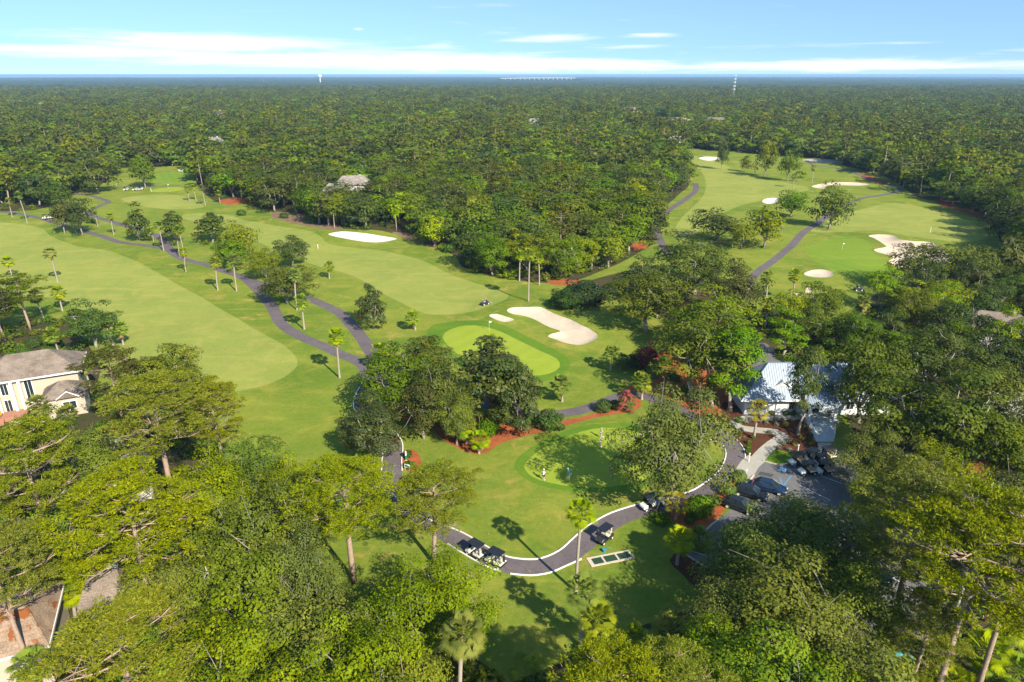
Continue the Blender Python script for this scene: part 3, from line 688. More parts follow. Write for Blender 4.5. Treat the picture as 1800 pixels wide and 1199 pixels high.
        ex.append(('spanish_moss', np_mesh('spanish_moss', v, np.arange(nm_ * 4).reshape(-1, 4), 'moss', np.repeat(rs.rand(nm_), 4))))
    return dict(parts=[('trunk', wood_mesh('trunk', wood, barkm)), ('crown', crown)] + ex, h=h, d=Rr * 2)
def make_pine(seed, h, Rr, zb, nbr, npf, nnd, pr, lod, leafm='leaf_pine'):
    rs = np.random.RandomState(seed); bx, by = rs.uniform(-.7, .7, 2); sides = (8, 5, 4, 3)[lod]; wood = []; tr = .25
    def tpos(z): t = z / h; return np.array([bx * math.sin(t * 2.2), by * math.sin(t * 2.6), z])
    zs = [-.4, h * .2, h * .4, h * .6, h * .75, h * .88, h * .97]
    wood.append(tube_np([tpos(max(z, 0)) if z >= 0 else (0, 0, z) for z in zs], [tr * 1.25, tr, tr * .9, tr * .78, tr * .55, tr * .3, tr * .1], sides))
    puffs = []; prs = []
    for k_ in range(nbr):
        f = (k_ + .5) / nbr; z0 = zb + (h * .97 - zb) * f ** .9; a = k_ * 2.39996 + rs.uniform(-.4, .4)
        L = Rr * (.95 if f < .55 else .95 - (f - .55) * 1.35) * rs.uniform(.7, 1.08) * (1 if f > .12 else .75)
        rise = L * rs.uniform(.10, .42) + (f > .8) * .5; p0 = tpos(z0); dirv = np.array([math.cos(a), math.sin(a), 0])
        p1 = p0 + dirv * L * .4 + [0, 0, rise * .15]; p2 = p0 + dirv * L * .75 + [0, 0, rise * .55] + rs.uniform(-.2, .2, 3); p3 = p0 + dirv * L + [0, 0, rise]
        if lod < 3: wood.append(tube_np([p0, p1, p2, p3], [tr * .34, tr * .25, tr * .15, tr * .05], max(3, sides - 3), False))
        m_ = max(2, int(npf / nbr * rs.uniform(.8, 1.2))); padr = Rr * rs.uniform(.24, .36) * (1 if f < .8 else .85); pads = [(p3 - dirv * padr * .5, padr, int(m_ * .65))]
        if L > Rr * .5: pads.append((p1 * .45 + p2 * .55 + np.array([-dirv[1], dirv[0], 0]) * rs.choice([-1, 1]) * padr * rs.uniform(.7, 1.2) + [0, 0, .3], padr * .75, m_ - int(m_ * .65)))
        for pc, pr0, k2 in pads:
            if lod < 2:
                for _ in range(5 if lod == 0 else 2):
                    aa_ = rs.uniform(0, 6.28); q_ = pc + np.array([math.cos(aa_), math.sin(aa_), .25]) * pr0 * .75; st_ = p2 if np.linalg.norm(pc - p3) < padr else p1
                    wood.append(tube_np([st_, (st_ + q_) / 2 - [0, 0, .15], q_], [tr * .14, tr * .1, tr * .04], 3, False))
            for j in range(max(1, k2)):
                r0 = math.sqrt(rs.rand()); aa_ = rs.uniform(0, 6.28); puffs.append(pc + np.array([r0 * math.cos(aa_) * pr0, r0 * math.sin(aa_) * pr0, pr0 * .55 * math.sqrt(max(0, 1 - r0 * r0)) + rs.uniform(-.12, .12)])); prs.append(pr * rs.uniform(.75, 1.25))
    for _ in range(max(2, npf // 14)): puffs.append(tpos(h) + rs.normal(size=3) * [Rr * .16, Rr * .16, .25] - [0, 0, .5]); prs.append(pr)
    P = np.array(puffs); pr_ = np.array(prs); npz = len(P)
    def dirs(n): g = rs.normal(size=(n, 3)); g[:, 2] = np.abs(g[:, 2]) * .95 - .22; return g / np.linalg.norm(g, axis=1)[:, None]
    ptint = rs.uniform(0, .45, npz)
    i1 = np.repeat(np.arange(npz), nnd); n = len(i1); g = dirs(n); L = pr_[i1] * rs.uniform(.8, 1.2, n); t = np.cross(g, rs.normal(size=(n, 3))); t /= np.linalg.norm(t, axis=1)[:, None]; wd = (pr_[i1] * {0: .11, 1: .18, 2: .34, 3: .55}[lod] * rs.uniform(.7, 1.3, n))[:, None]
    c = P[i1]; sq = [1, 1, .72]; v1 = np.stack([c + g * (L * .3)[:, None] * sq, c + g * (L * .75)[:, None] * sq - t * wd * .5, c + g * L[:, None] * sq, c + g * (L * .75)[:, None] * sq + t * wd * .5], 1).reshape(-1, 3)
    i2 = np.repeat(np.arange(npz), int(nnd * .8)); n2 = len(i2); g2 = dirs(n2); cc = P[i2] + g2 * (pr_[i2] * rs.uniform(.45, .85, n2))[:, None] * sq
    sz = pr_[i2] * {0: .36, 1: .5, 2: .7, 3: .95}[lod] * rs.uniform(.7, 1.3, n2); v2, _q = quads_from(cc, g2 + rs.normal(size=(n2, 3)) * .35 + [0, 0, .25], sz, sz * rs.uniform(.35, .6, n2) * (1 if lod < 2 else 1.5), rs)
    v = np.concatenate([v1, v2]); idx = np.concatenate([i1, i2]); n = len(idx); tint = np.repeat(np.clip(ptint[idx] + rs.uniform(0, .55, n), 0, 1), 4)
    return dict(parts=[('trunk', wood_mesh('trunk', wood, 'bark_pine')), ('crown', np_mesh('crown', v, np.arange(n * 4).reshape(n, 4), leafm, tint))], h=h, d=Rr * 2)
def make_palm(seed, h, lod, leafm='leaf_palm', skirt=14, nfr=44, spread=1.0, bend=.5):
    rs = np.random.RandomState(seed); a0 = rs.uniform(0, 6.28); sides = (8, 6, 4, 3)[lod]; n = 7
    def tp(t): return np.array([math.cos(a0) * bend * t ** 2, math.sin(a0) * bend * t ** 2, h * t])
    th = h - 1.3; wood = [tube_np([tp(-.03)] + [tp(t * th / h) for t in np.linspace(.0, 1, n)], [.26, .22, .19, .17, .165, .165, .17, .2], sides)]
    top = tp(th / h)
    def frond(az_, elv, pet, bl, nb, dead=False):
        d = np.array([math.cos(az_) * math.cos(elv), math.sin(az_) * math.cos(elv), math.sin(elv)]); s = np.array([-math.sin(az_), math.cos(az_), 0]); u = np.cross(d, s) * -1
        p0 = top + rs.uniform(-.12, .12, 3) + [0, 0, .1 if dead else .35]; hub = p0 + d * pet + [0, 0, -.12 * pet]; V = []; Q = []
        if lod < 2:
            V += [p0 + s * .03, p0 - s * .03, hub - s * .03, hub + s * .03]; Q.append([0, 1, 2, 3])
        for k_ in range(nb):
            f = (k_ + .5) / nb * 2 - 1; an = f * (1.15 if not dead else .7); dd = d * math.cos(an) + s * math.sin(an); L = bl * (1 - .28 * abs(f)) * rs.uniform(.9, 1.1)
            wdt = bl * (1.15, 1.5, 1.7, 1.8)[lod] / nb; sd = np.cross(dd, u); mid = hub + dd * L * .6 + u * .05; tip = hub + dd * L + [0, 0, -L * (.16 if not dead else .1) - .08]
            o_ = len(V); V += [hub, mid - sd * wdt * .55, tip, mid + sd * wdt * .55]; Q.append([o_, o_ + 1, o_ + 2, o_ + 3])
        return V, Q
    def many(specs, m_, nm_):
        V = []; Q = []; T = []
        for sp in specs:
            v, q = frond(*sp); o_ = len(V); V += v; Q += [[i + o_ for i in f] for f in q]; T += [rs.rand() * .7 + .15] * len(v)
        T = np.clip(np.array(T) + rs.uniform(-.15, .15, len(T)), 0, 1); return nm_, np_mesh(nm_, np.array(V), Q, m_, T)
    nb = (18, 13, 8, 5)[lod]; nf = (nfr, nfr, int(nfr * .8), int(nfr * .5))[lod]
    liv = [(k_ * 2.39996 + rs.uniform(-.2, .2), 1.4 - 2.25 * (k_ / nf) ** .95 + rs.uniform(-.1, .1), rs.uniform(.7, 1.05) * spread, rs.uniform(.8, 1.05) * spread, nb) for k_ in range(nf)]
    parts = [('trunk', wood_mesh('trunk', wood, 'bark_palm')), many(liv, leafm, 'crown')]
    if skirt:
        dd_ = [(k_ * 2.4 + rs.uniform(-.3, .3), -rs.uniform(.85, 1.4), rs.uniform(.55, .9), rs.uniform(.6, .85), max(4, nb - 5), True) for k_ in range(max(5, skirt if lod < 2 else skirt // 2))]
        parts.append(many(dd_, 'leaf_dead', 'dead_fronds'))
    return dict(parts=parts, h=h + .9, d=3.6 * spread, trunk=th)
def make_bush(seed, Rr, h, n, ls, leafm, tight=.15):
    rs = np.random.RandomState(seed); i = np.arange(n) + .5; z = rs.uniform(-.55, 1, n); ph = rs.uniform(0, 6.283, n); r_ = np.sqrt(1 - z * z); d = np.stack([r_ * np.cos(ph), r_ * np.sin(ph), z], 1)
    a = ph; e = 1 + tight * (np.cos(2 * a + 1) * .5 + np.cos(5 * a + z * 4) * .5 + np.cos(7 * z + 3 * a) * .5); rad = e * (.72 + .30 * rs.rand(n) ** .5)
    c = np.stack([d[:, 0] * Rr * rad, d[:, 1] * Rr * rad, h * .42 + d[:, 2] * h * .58 * rad], 1); c[:, 2] = np.maximum(c[:, 2], .06)
    sz = ls * rs.uniform(.7, 1.4, n); v, q = quads_from(c, d + rs.normal(size=(n, 3)) * .45 + [0, 0, .2], sz, sz * .62, rs)
    wood = [tube_np([(0, 0, -.1), (rs.uniform(-.1, .1), 0, h * .3), (dx * Rr * .5, dy * Rr * .5, h * .7)], [.07, .05, .02], 4) for dx, dy in ((1, 0), (-.5, .8), (-.5, -.8))]
    return dict(parts=[('stem', wood_mesh('stem', wood, 'bark_oak')), ('foliage', np_mesh('foliage', v, q, leafm, np.repeat(rs.rand(n), 4)))], h=h, d=Rr * 2)
def make_palmetto(seed, lod=1, leafm='leaf_palm', n=16):
    rs = np.random.RandomState(seed); V = []; Q = []; T = []
    for k_ in range(n):
        a = k_ * 2.4 + rs.uniform(-.3, .3); el_ = rs.uniform(.25, 1.3); d = np.array([math.cos(a) * math.cos(el_), math.sin(a) * math.cos(el_), math.sin(el_)]); s = np.array([-math.sin(a), math.cos(a), 0])
        root = np.array([rs.uniform(-.5, .5), rs.uniform(-.5, .5), 0]); hub = root + d * rs.uniform(.7, 1.3); t = rs.rand()
        o_ = len(V); V += [root + s * .02, root - s * .02, hub - s * .02, hub + s * .02]; Q.append([o_, o_ + 1, o_ + 2, o_ + 3]); T += [t] * 4
        for j in range(9):
            f = (j + .5) / 9 * 2 - 1; dd = d * math.cos(f * 1.3) + s * math.sin(f * 1.3); L = .85 * (1 - .25 * abs(f)); mid = hub + dd * L * .6; tip = hub + dd * L - [0, 0, .22]; sd = np.cross(dd, [0, 0, 1.]) * .07
            o_ = len(V); V += [hub, mid - sd, tip, mid + sd]; Q.append([o_, o_ + 1, o_ + 2, o_ + 3]); T += [t] * 4
    stem = [tube_np([(0, 0, -.15), (.05, 0, .3)], [.14, .1], 5)]
    return dict(parts=[('stem', wood_mesh('stem', stem, 'bark_palm')), ('fronds', np_mesh('fronds', np.array(V), Q, leafm, T))], h=1.9, d=3.2)

V_ = {}
for l, (ncl, nlf, ls, crc) in enumerate([(58, 19000, .27, 1.6), (48, 8000, .38, 1.6), (34, 2300, .72, 2.1), (17, 460, 1.5, 2.7)]):
    nv = (4, 4, 4, 3)[l]
    V_['oak', l] = [make_broad(10 + i + l * 50, 13, 6.3, 2.6 if l < 3 else 1.8, ncl, nlf, ls, crc, l, 'leaf_oak_near' if l == 0 else 'leaf_oak', 'bark_oak', moss=(110, 60, 24, 0)[l] if i % 2 == 0 else 0, bare=.5, twig=.9) for i in range(nv)]
    V_['broad', l] = [make_broad(110 + i + l * 50, 13, 5.0, 3.0 if l < 3 else 2.0, int(ncl * .95), int(nlf * .85), ls * .95, crc * .85, l, 'leaf_bright_near' if l == 0 else 'leaf_bright', 'bark_grey', bare=.2, twig=.6) for i in range((4, 3, 3, 3)[l])]
    V_['slim', l] = [make_broad(160 + i + l * 50, 16, 3.4, 3.5, int(ncl * .8), int(nlf * .6), ls * .95, crc * .7, l, 'leaf_bright_near' if l == 0 else 'leaf_bright', 'bark_grey', bare=.2, twig=.6, trunk_r=.25) for i in range(2 if l < 2 else 1)]
    V_['vine', l] = [make_broad(210 + i + l * 50, 13, 5.2, .8, ncl, nlf, ls, crc, l, 'leaf_bright', 'bark_oak', twig=.3) for i in range(2)] if l in (1, 2) else []
    V_['magnolia', l] = [make_broad(260 + i + l * 50, 12, 4.6, 1.4, int(ncl * 1.1), int(nlf * .8), ls * 1.15, crc * .75, l, 'leaf_magnolia', 'bark_oak', cone=.7, twig=.5) for i in range(2)] if l < 3 else []
    V_['pine', l] = [make_pine(310 + i + l * 50, 18, 5.6, 10.0 if i % 2 else 8.2, (21, 18, 13, 9)[l], (620, 330, 110, 30)[l], (32, 15, 9, 6)[l], (.52, .66, 1.0, 1.7)[l], l, 'leaf_pine_near' if l == 0 else 'leaf_pine') for i in range((4, 3, 3, 2)[l])]
    V_['palm', l] = [make_palm(410 + i + l * 50, 8.0, l, bend=(.25, .8, -.5, .5)[i % 4]) for i in range((3, 4, 3, 1)[l])]
V_['yellowpalm', 0] = [make_palm(499, 5.0, 0, 'leaf_palm_yellow', skirt=6, nfr=26, spread=.95, bend=.2)]; V_['yellowpalm', 1] = V_['yellowpalm', 0]
V_['dark', 0] = V_['dark', 1] = [make_broad(520, 8, 4.2, .6, 60, 5200, .45, 1.1, 1, 'leaf_dark', 'bark_oak', twig=.2)]
V_['crape', 0] = V_['crape', 1] = [make_broad(530, 4.2, 2.0, .5, 34, 2600, .24, .55, 1, 'leaf_crape', 'bark_grey', twig=.7, trunk_r=.10)]
V_['redcrape', 0] = V_['redcrape', 1] = [make_broad(531, 4.2, 1.9, .5, 30, 2200, .24, .55, 1, 'leaf_red', 'bark_grey', twig=.7, trunk_r=.10)]
NAMES = dict(oak='live_oak', broad='broadleaf_tree', slim='slender_tree', vine='vine_covered_tree', magnolia='magnolia_tree', pine='pine_tree', palm='palm_tree', yellowpalm='palm_tree', dark='evergreen_shrub', crape='crape_myrtle', redcrape='crape_myrtle')
TREES = []    # footprints of everything planted
_cnt = {}
def plant(kind, x, y, h, d, label, cat='tree', group=None, lod=None):
    dist = math.hypot(x, y)
    if lod is None: lod = 0 if dist < 92 else (1 if dist < 205 else 2)
    vs = V_.get((kind, lod)) or V_.get((kind, 1)); k_ = _cnt.get((kind, lod), 0); _cnt[kind, lod] = k_ + 1; p = vs[k_ % len(vs)]
    o = thing(NAMES[kind], label, cat, (x, y, float(ground_h(x, y)) - .03), rnd.uniform(0, 6.28), group)
    o.scale = (d / p['d'], d / p['d'], h / p['h'])
    for nm_, me in p['parts']:
        q = link(nm_, me, o)
        if nm_ in ('spanish_moss', 'dead_fronds'): q['kind'] = 'stuff'
        if 'trunk' in p:                               # palms keep their round head; only the trunk is longer or shorter
            s_ = d / p['d']; o.scale = (s_, s_, s_); dz = h / s_ - p['h']
            if nm_ == 'trunk': q.scale = (1, 1, (p['trunk'] + dz) / p['trunk'])
            else: q.location = (0, 0, dz)
    TREES.append((x, y, d / 2)); return o
def put(proto, name, x, y, label, cat, group=None, s=1.0, sz=None, rz=None):
    o = thing(name, label, cat, (x, y, float(ground_h(x, y)) - .02), rnd.uniform(0, 6.28) if rz is None else rz, group); o.scale = (s, s, sz or s)
    for nm_, me in proto['parts']: link(nm_, me, o)
    return o
# ------------------------------------------------------------------ trees set one by one: by treetop pixel and height, or by visible foot and top
ROUND = dict(oak=.55, broad=.55, magnolia=.6, vine=.6, pine=.22, dark=.5, crape=.5, redcrape=.5)
def dome_extra(kind, x, y, h, d):
    """how far (m, along the picture's vertical) a domed crown shows above its own apex when seen from above"""
    k_ = ROUND.get(kind)
    if not k_: return 0
    th = math.atan2(CAM_H - h, math.hypot(x, y)); a = h * k_ * math.cos(th); b = d * .46 * math.sin(th); return math.hypot(a, b) - a
def T(kind, px, py, h, d, label, cat='tree', lod=None):
    x, y = top_at(px, py, h); ex_ = dome_extra(kind, x, y, h, d); s_ = FPX / (y * math.cos(PITCH) + (CAM_H - h) * math.sin(PITCH))
    x, y = top_at(px, py + ex_ * s_, h); return plant(kind, x, y, h, d, label, cat, lod=lod)
def Bt(kind, bx, by, ty, d, label, cat='tree', lod=None):
    x, y, h = height_of(bx, by, ty); h -= min(h * .3, dome_extra(kind, x, y, h, d) / math.cos(math.atan2(CAM_H - h, math.hypot(x, y)))); return plant(kind, x, y, h, d, label, cat, lod=lod)
# near woods, lower left
T('pine', 30, 745, 20, 11.5, 'tall pine with bare pinkish trunk at the left edge above the tan roof')
T('pine', 190, 617, 13, 10.5, 'rounded pine just right of the cream house')
T('pine', 262, 668, 18, 15, 'broad spreading pine with twisting pale limbs right of the cream house')
T('pine', 372, 676, 15, 9, 'open sparse-limbed pine at the edge of the left fairway')
T('pine', 205, 832, 18, 14, 'large yellow-green pine in the middle of the left woods')
T('pine', 205, 1050, 17, 12.5, 'umbrella-shaped pine beside the tan roof at bottom left')
Bt('pine', 622, 1022, 803, 13.5, 'leaning pine with bare pale trunk left of the cart path bend')
Bt('pine', 762, 990, 815, 11.5, 'low pine overhanging the two carts on the path')
T('pine', -20, 930, 17, 10, 'pine cut by the left edge below the tall bare trunk')
T('broad', 285, 600, 12, 11, 'bright green leafy tree at the corner of the left fairway')
T('broad', 330, 650, 10.5, 8, 'lower bright green tree between pines beside the left fairway')
T('oak', 65, 728, 11, 9, 'green oak in front of the cream house steps')
T('oak', 140, 755, 11, 10, 'oak canopy below the cream house between two pines')
T('broad', 120, 850, 11, 10, 'green tree filling the gap left of the large yellow-green pine')
T('broad', 62, 905, 11, 9, 'leafy tree under the tall pine at the left edge')
T('broad', 445, 764, 11.5, 8.5, 'rounded tree at the tip of the left woods by the fairway')
T('oak', 372, 790, 12, 10.5, 'yellowish oak behind the tip of the left woods')
T('oak', 497, 800, 11.5, 8.5, 'dark leafy tree with grey bare twigs by the fairway end')
T('broad', 345, 868, 12, 10.5, 'dense green tree in the centre of the left woods')
T('oak', 455, 868, 13, 12, 'greyish oak with pale twigs left of the leaning pine')
T('broad', 400, 940, 12.5, 11, 'leafy tree above the broken pale trunk')
T('oak', 505, 930, 11.5, 9, 'small oak just left of the leaning pine trunk')
T('oak', 300, 960, 11, 10, 'oak behind the umbrella-shaped pine at bottom left')
T('broad', 398, 1044, 13.5, 9.5, 'bright yellow-green tree at the bottom edge right of the umbrella pine')
T('broad', 515, 1062, 13, 11, 'broad yellow-green tree at the bottom edge with pale twigs')
T('broad', 438, 1130, 14, 9, 'yellow-green treetop at the bottom edge, lowest of its cluster')
T('oak', 612, 1050, 12.5, 9, 'olive oak below the foot of the leaning pine')
T('oak', 762, 966, 11.5, 11.5, 'rounded dark oak below the two carts on the path')
T('broad', 608, 1118, 14, 9.5, 'oak with reddish-orange leaves at the bottom edge')
T('oak', 700, 1120, 12, 9, 'dark treetop left of the lone palm at the bottom edge')
T('broad', 250, 1130, 14, 9, 'leafy crown at the bottom edge below the umbrella pine')
T('palm', 40, 1140, 7, 3.6, 'palm with spiky fronds over the tan roof at bottom left', 'palm')
T('palm', 62, 690, 5.2, 4, 'small palm in front of the cream house', 'palm')
T('palm', 145, 625, 7, 3.6, 'palm behind the cream house roof corner', 'palm'); T('palm', 108, 707, 3.2, 3.6, 'short palm right of the cream house driveway', 'palm')
T('palm', 110, 1010, 6, 3.6, 'palm half hidden behind the tan roof ridge', 'palm')
# palms and pines along the bottom centre
Bt('palm', 1012, 1040, 874, 3.6, 'tallest palm with brown skirt standing over the cart path bend', 'palm')
Bt('palm', 1022, 1140, 1008, 3.9, 'second palm just below the tallest palm', 'palm')
T('palm', 802, 1083, 11.5, 4.2, 'lone yellow-green palm at the bottom edge on the shaded lawn', 'palm')
T('palm', 1045, 1054, 7, 4.2, 'palm with blue-green fronds right of the second palm', 'palm')
T('palm', 1182, 1078, 6.5, 4, 'palm at the edge of the shaded lawn, right of the mat frame', 'palm')
T('palm', 1113, 1100, 5, 3.2, 'small palm among pine boughs at the bottom edge', 'palm')
T('palm', 720, 1140, 4, 4, 'dark low palm in shade left of the lone bottom palm', 'palm')
T('pine', 1075, 1112, 14, 11.5, 'pine crown with bright tufts at the bottom centre edge')
T('pine', 1180, 1128, 13.5, 10, 'pine crown right of centre at the bottom edge')
T('broad', 1262, 1075, 11.5, 8, 'orange-tinged leafy tree right of the shaded lawn')
T('broad', 1345, 1100, 13, 10, 'leafy tree with orange new growth at the bottom edge')
Bt('palm', 1190, 992, 920, 3.8, 'dark green palm in the mulch bed right of the mat frame', 'palm')
Bt('yellowpalm', 1187, 912, 858, 3.6, 'yellow-fronded small palm beside the oak trunk on the path', 'palm')
T('palm', 1228, 925, 3.2, 3.6, 'low dark palm at the kerb of the parking lot', 'palm')
# lower right: oaks over the parking lot
T('oak', 1335, 892, 11.5, 12, 'grey-green live oak over the dark parked cars')
T('oak', 1440, 866, 12.5, 13, 'live oak with pale twisting limbs over the parking lot')
T('oak', 1395, 985, 13, 15, 'large live oak filling the lower right of the parking lot')
T('oak', 1290, 1010, 10, 9, 'oak at the left end of the parking lot by the mulch bed')
T('oak', 1490, 1090, 13, 12, 'live oak at the bottom edge left of the blue parasol')
T('oak', 1500, 960, 12.5, 11, 'oak between the two tall pines and the parked carts')
Bt('pine', 1557, 1150, 834, 12.5, 'tall yellow-green pine above the parking lot')
T('pine', 1742, 884, 21, 13, 'tall pine near the right edge with dark lower trunk')
T('pine', 1640, 1035, 12, 7, 'shorter pine between the two tall pines at lower right')
T('pine', 1815, 905, 19, 11, 'pine crown cut by the right edge')
T('palm', 1645, 1125, 6.5, 4.4, 'palm with fanned fronds at the bottom right', 'palm'); T('palm', 1748, 1108, 7, 4.6, 'large palm at the bottom right corner', 'palm')
T('palm', 1700, 1165, 6, 4.4, 'palm between the two larger palms at the bottom right', 'palm'); T('palm', 1800, 1150, 6, 4.4, 'palm in the very bottom right corner', 'palm'); T('palm', 1610, 1170, 5, 4.2, 'low palm at the bottom edge below the blue parasol', 'palm'); T('broad', 1530, 1170, 12, 9, 'leafy treetop at the bottom edge left of the low palm'); T('palm', 1792, 1060, 6, 4, 'palm at the right edge above the corner palm', 'palm'); T('palm', 1585, 1085, 6, 3.6, 'palm with dead fronds beside the blue parasol', 'palm')
T('oak', 1625, 664, 13.5, 14.5, 'great live oak right of the clubhouse ramp')
T('oak', 1550, 755, 9.5, 8.5, 'live oak beside the wooden ramp'); T('oak', 1665, 790, 11.5, 12, 'oak below the great live oak, toward the right woods')
T('oak', 1580, 840, 10.5, 10.5, 'oak crown above the parked golf carts, right side')
T('slim', 1722, 655, 17, 9, 'tall tree with dark bare trunk in the red pine straw at right')
T('broad', 1650, 575, 13, 13, 'yellow-tinged mossy tree behind the great live oak')
T('broad', 1745, 620, 13, 11, 'yellow-green tree above the pale road at right')
T('broad', 1788, 540, 13, 9, 'bright green tree at the right edge'); T('oak', 1780, 730, 12, 10, 'dark oak in front of the pale road at the right edge')
T('oak', 1790, 820, 12, 10, 'dark oak at the right edge above the red pine straw')
T('oak', 1640, 425, 13, 19, 'large mossy live oak hiding the right end of the big bunker')
T('oak', 1720, 455, 12, 12, 'oak right of the large mossy live oak'); T('broad', 1565, 468, 10.5, 9, 'yellowish palm-hung tree left of the large mossy oak')
T('oak', 1615, 510, 11, 11, 'oak with hanging grey moss below the large mossy oak'); T('oak', 1700, 530, 12, 12, 'dark oak behind the yellow-tinged mossy tree')
plant('oak', 55.5, 97.2, 14.5, 12.5, 'rounded oak overhanging the right half of the clubhouse roof')
Bt('yellowpalm', 1325, 770, 697, 4.0, 'yellow-tipped palm in the clubhouse garden bed', 'palm')
T('oak', 1560, 620, 10, 9, 'oak at the right end of the clubhouse roof')
T('oak', 1450, 497, 11.5, 10.5, 'olive oak behind the road by the clubhouse'); T('broad', 1400, 505, 10.5, 8, 'bright-topped tree left of the olive oak behind the clubhouse')
Bt('slim', 1402, 764, 578, 5.4, 'slender tall tree rising in front of the clubhouse roof')
T('slim', 1388, 545, 10, 7, 'leafy tree beside the road behind the clubhouse')
Bt('slim', 1283, 722, 545, 9, 'tall tree with grey trunk at the clubhouse left corner')
Bt('slim', 1250, 715, 555, 9.5, 'white-trunked tall tree left of the clubhouse')
Bt('broad', 1215, 702, 548, 13, 'yellow-flecked tree left of the clubhouse, nearest the putting green')
T('broad', 1250, 505, 14, 16, 'broad olive tree rising behind the white-trunked tree')
T('oak', 1230, 420, 14, 20, 'huge dark oak at the head of the clubhouse grove'); T('oak', 1300, 462, 13, 14, 'oak on the right shoulder of the clubhouse grove')
T('oak', 1145, 450, 11.5, 11, 'grey-green oak left of the huge dark oak')
Bt('oak', 1135, 583, 468, 17.5, 'mossy live oak with stout trunk beside the large bunker')
T('broad', 1160, 492, 9, 6.5, 'bright green leafy tree growing through the mossy live oak')
T('dark', 1035, 490, 6, 12, 'dark evergreen thicket between bunker and palms', 'shrub'); T('dark', 1000, 505, 5, 8, 'dark evergreen shrub at the left end of the thicket', 'shrub')
Bt('oak', 1172, 904, 684, 13.5, 'live oak with grey trunk standing on the cart path by the putting green')
# the grove in the middle
T('magnolia', 866, 584, 14.5, 14, 'big magnolia with rusty leaf undersides in the central grove')
T('magnolia', 915, 636, 11.5, 8, 'right shoulder of the magnolia mass above the pine straw bed')
T('magnolia', 738, 582, 11, 9, 'magnolia at the back left of the central grove')
T('oak', 695, 612, 12, 13, 'live oak in the central grove over the cart path fork'); T('oak', 740, 668, 9.5, 10, 'lower oak of the central grove above the pine straw')
T('oak', 775, 632, 12, 9.5, 'oak between the two magnolias of the central grove'); T('oak', 800, 690, 8.5, 7, 'small oak in front of the big magnolia')
T('palm', 668, 598, 6.5, 3.8, 'palm poking out of the left of the central grove', 'palm'); T('palm', 782, 603, 6.5, 4.2, 'yellowish palm in the notch of the central grove', 'palm'); T('palm', 858, 583, 9.5, 3.4, 'palm head behind the big magnolia crown', 'palm')
Bt('magnolia', 656, 812, 697, 8.5, 'dense dark magnolia beside the kerbed path')
Bt('magnolia', 657, 578, 496, 6.4, 'conical magnolia beside the upper cart path')
Bt('palm', 988, 706, 652, 4.2, 'palm with yellowing fronds above the right end of the straw bed', 'palm')
Bt('palm', 842, 797, 752, 3.6, 'short palm at the tip of the pine straw bed', 'palm'); Bt('palm', 820, 780, 722, 4.2, 'stout palm in the pine straw bed', 'palm'); T('palm', 796, 718, 5, 3.8, 'palm tucked under the central grove', 'palm')
Bt('palm', 1073, 652, 602, 4, 'palm clump with yellow fronds right of the green', 'palm'); T('palm', 1092, 618, 3.6, 3.4, 'small blue-green palm beside the yellow palm clump', 'palm')
Bt('palm', 1128, 702, 650, 4.2, 'green palm by the red crape myrtle', 'palm'); T('palm', 1150, 628, 4, 3.6, 'palm behind the clubhouse grove bed', 'palm')
Bt('crape', 1100, 722, 684, 3.4, 'crape myrtle in pink-red bloom at the end of the straw bed', 'shrub')
Bt('redcrape', 1138, 655, 598, 4.4, 'dark red-leaved crape myrtle near the mossy oak', 'shrub')
T('dark', 1125, 618, 3.5, 5, 'dark shrub beside the dark red crape myrtle', 'shrub')
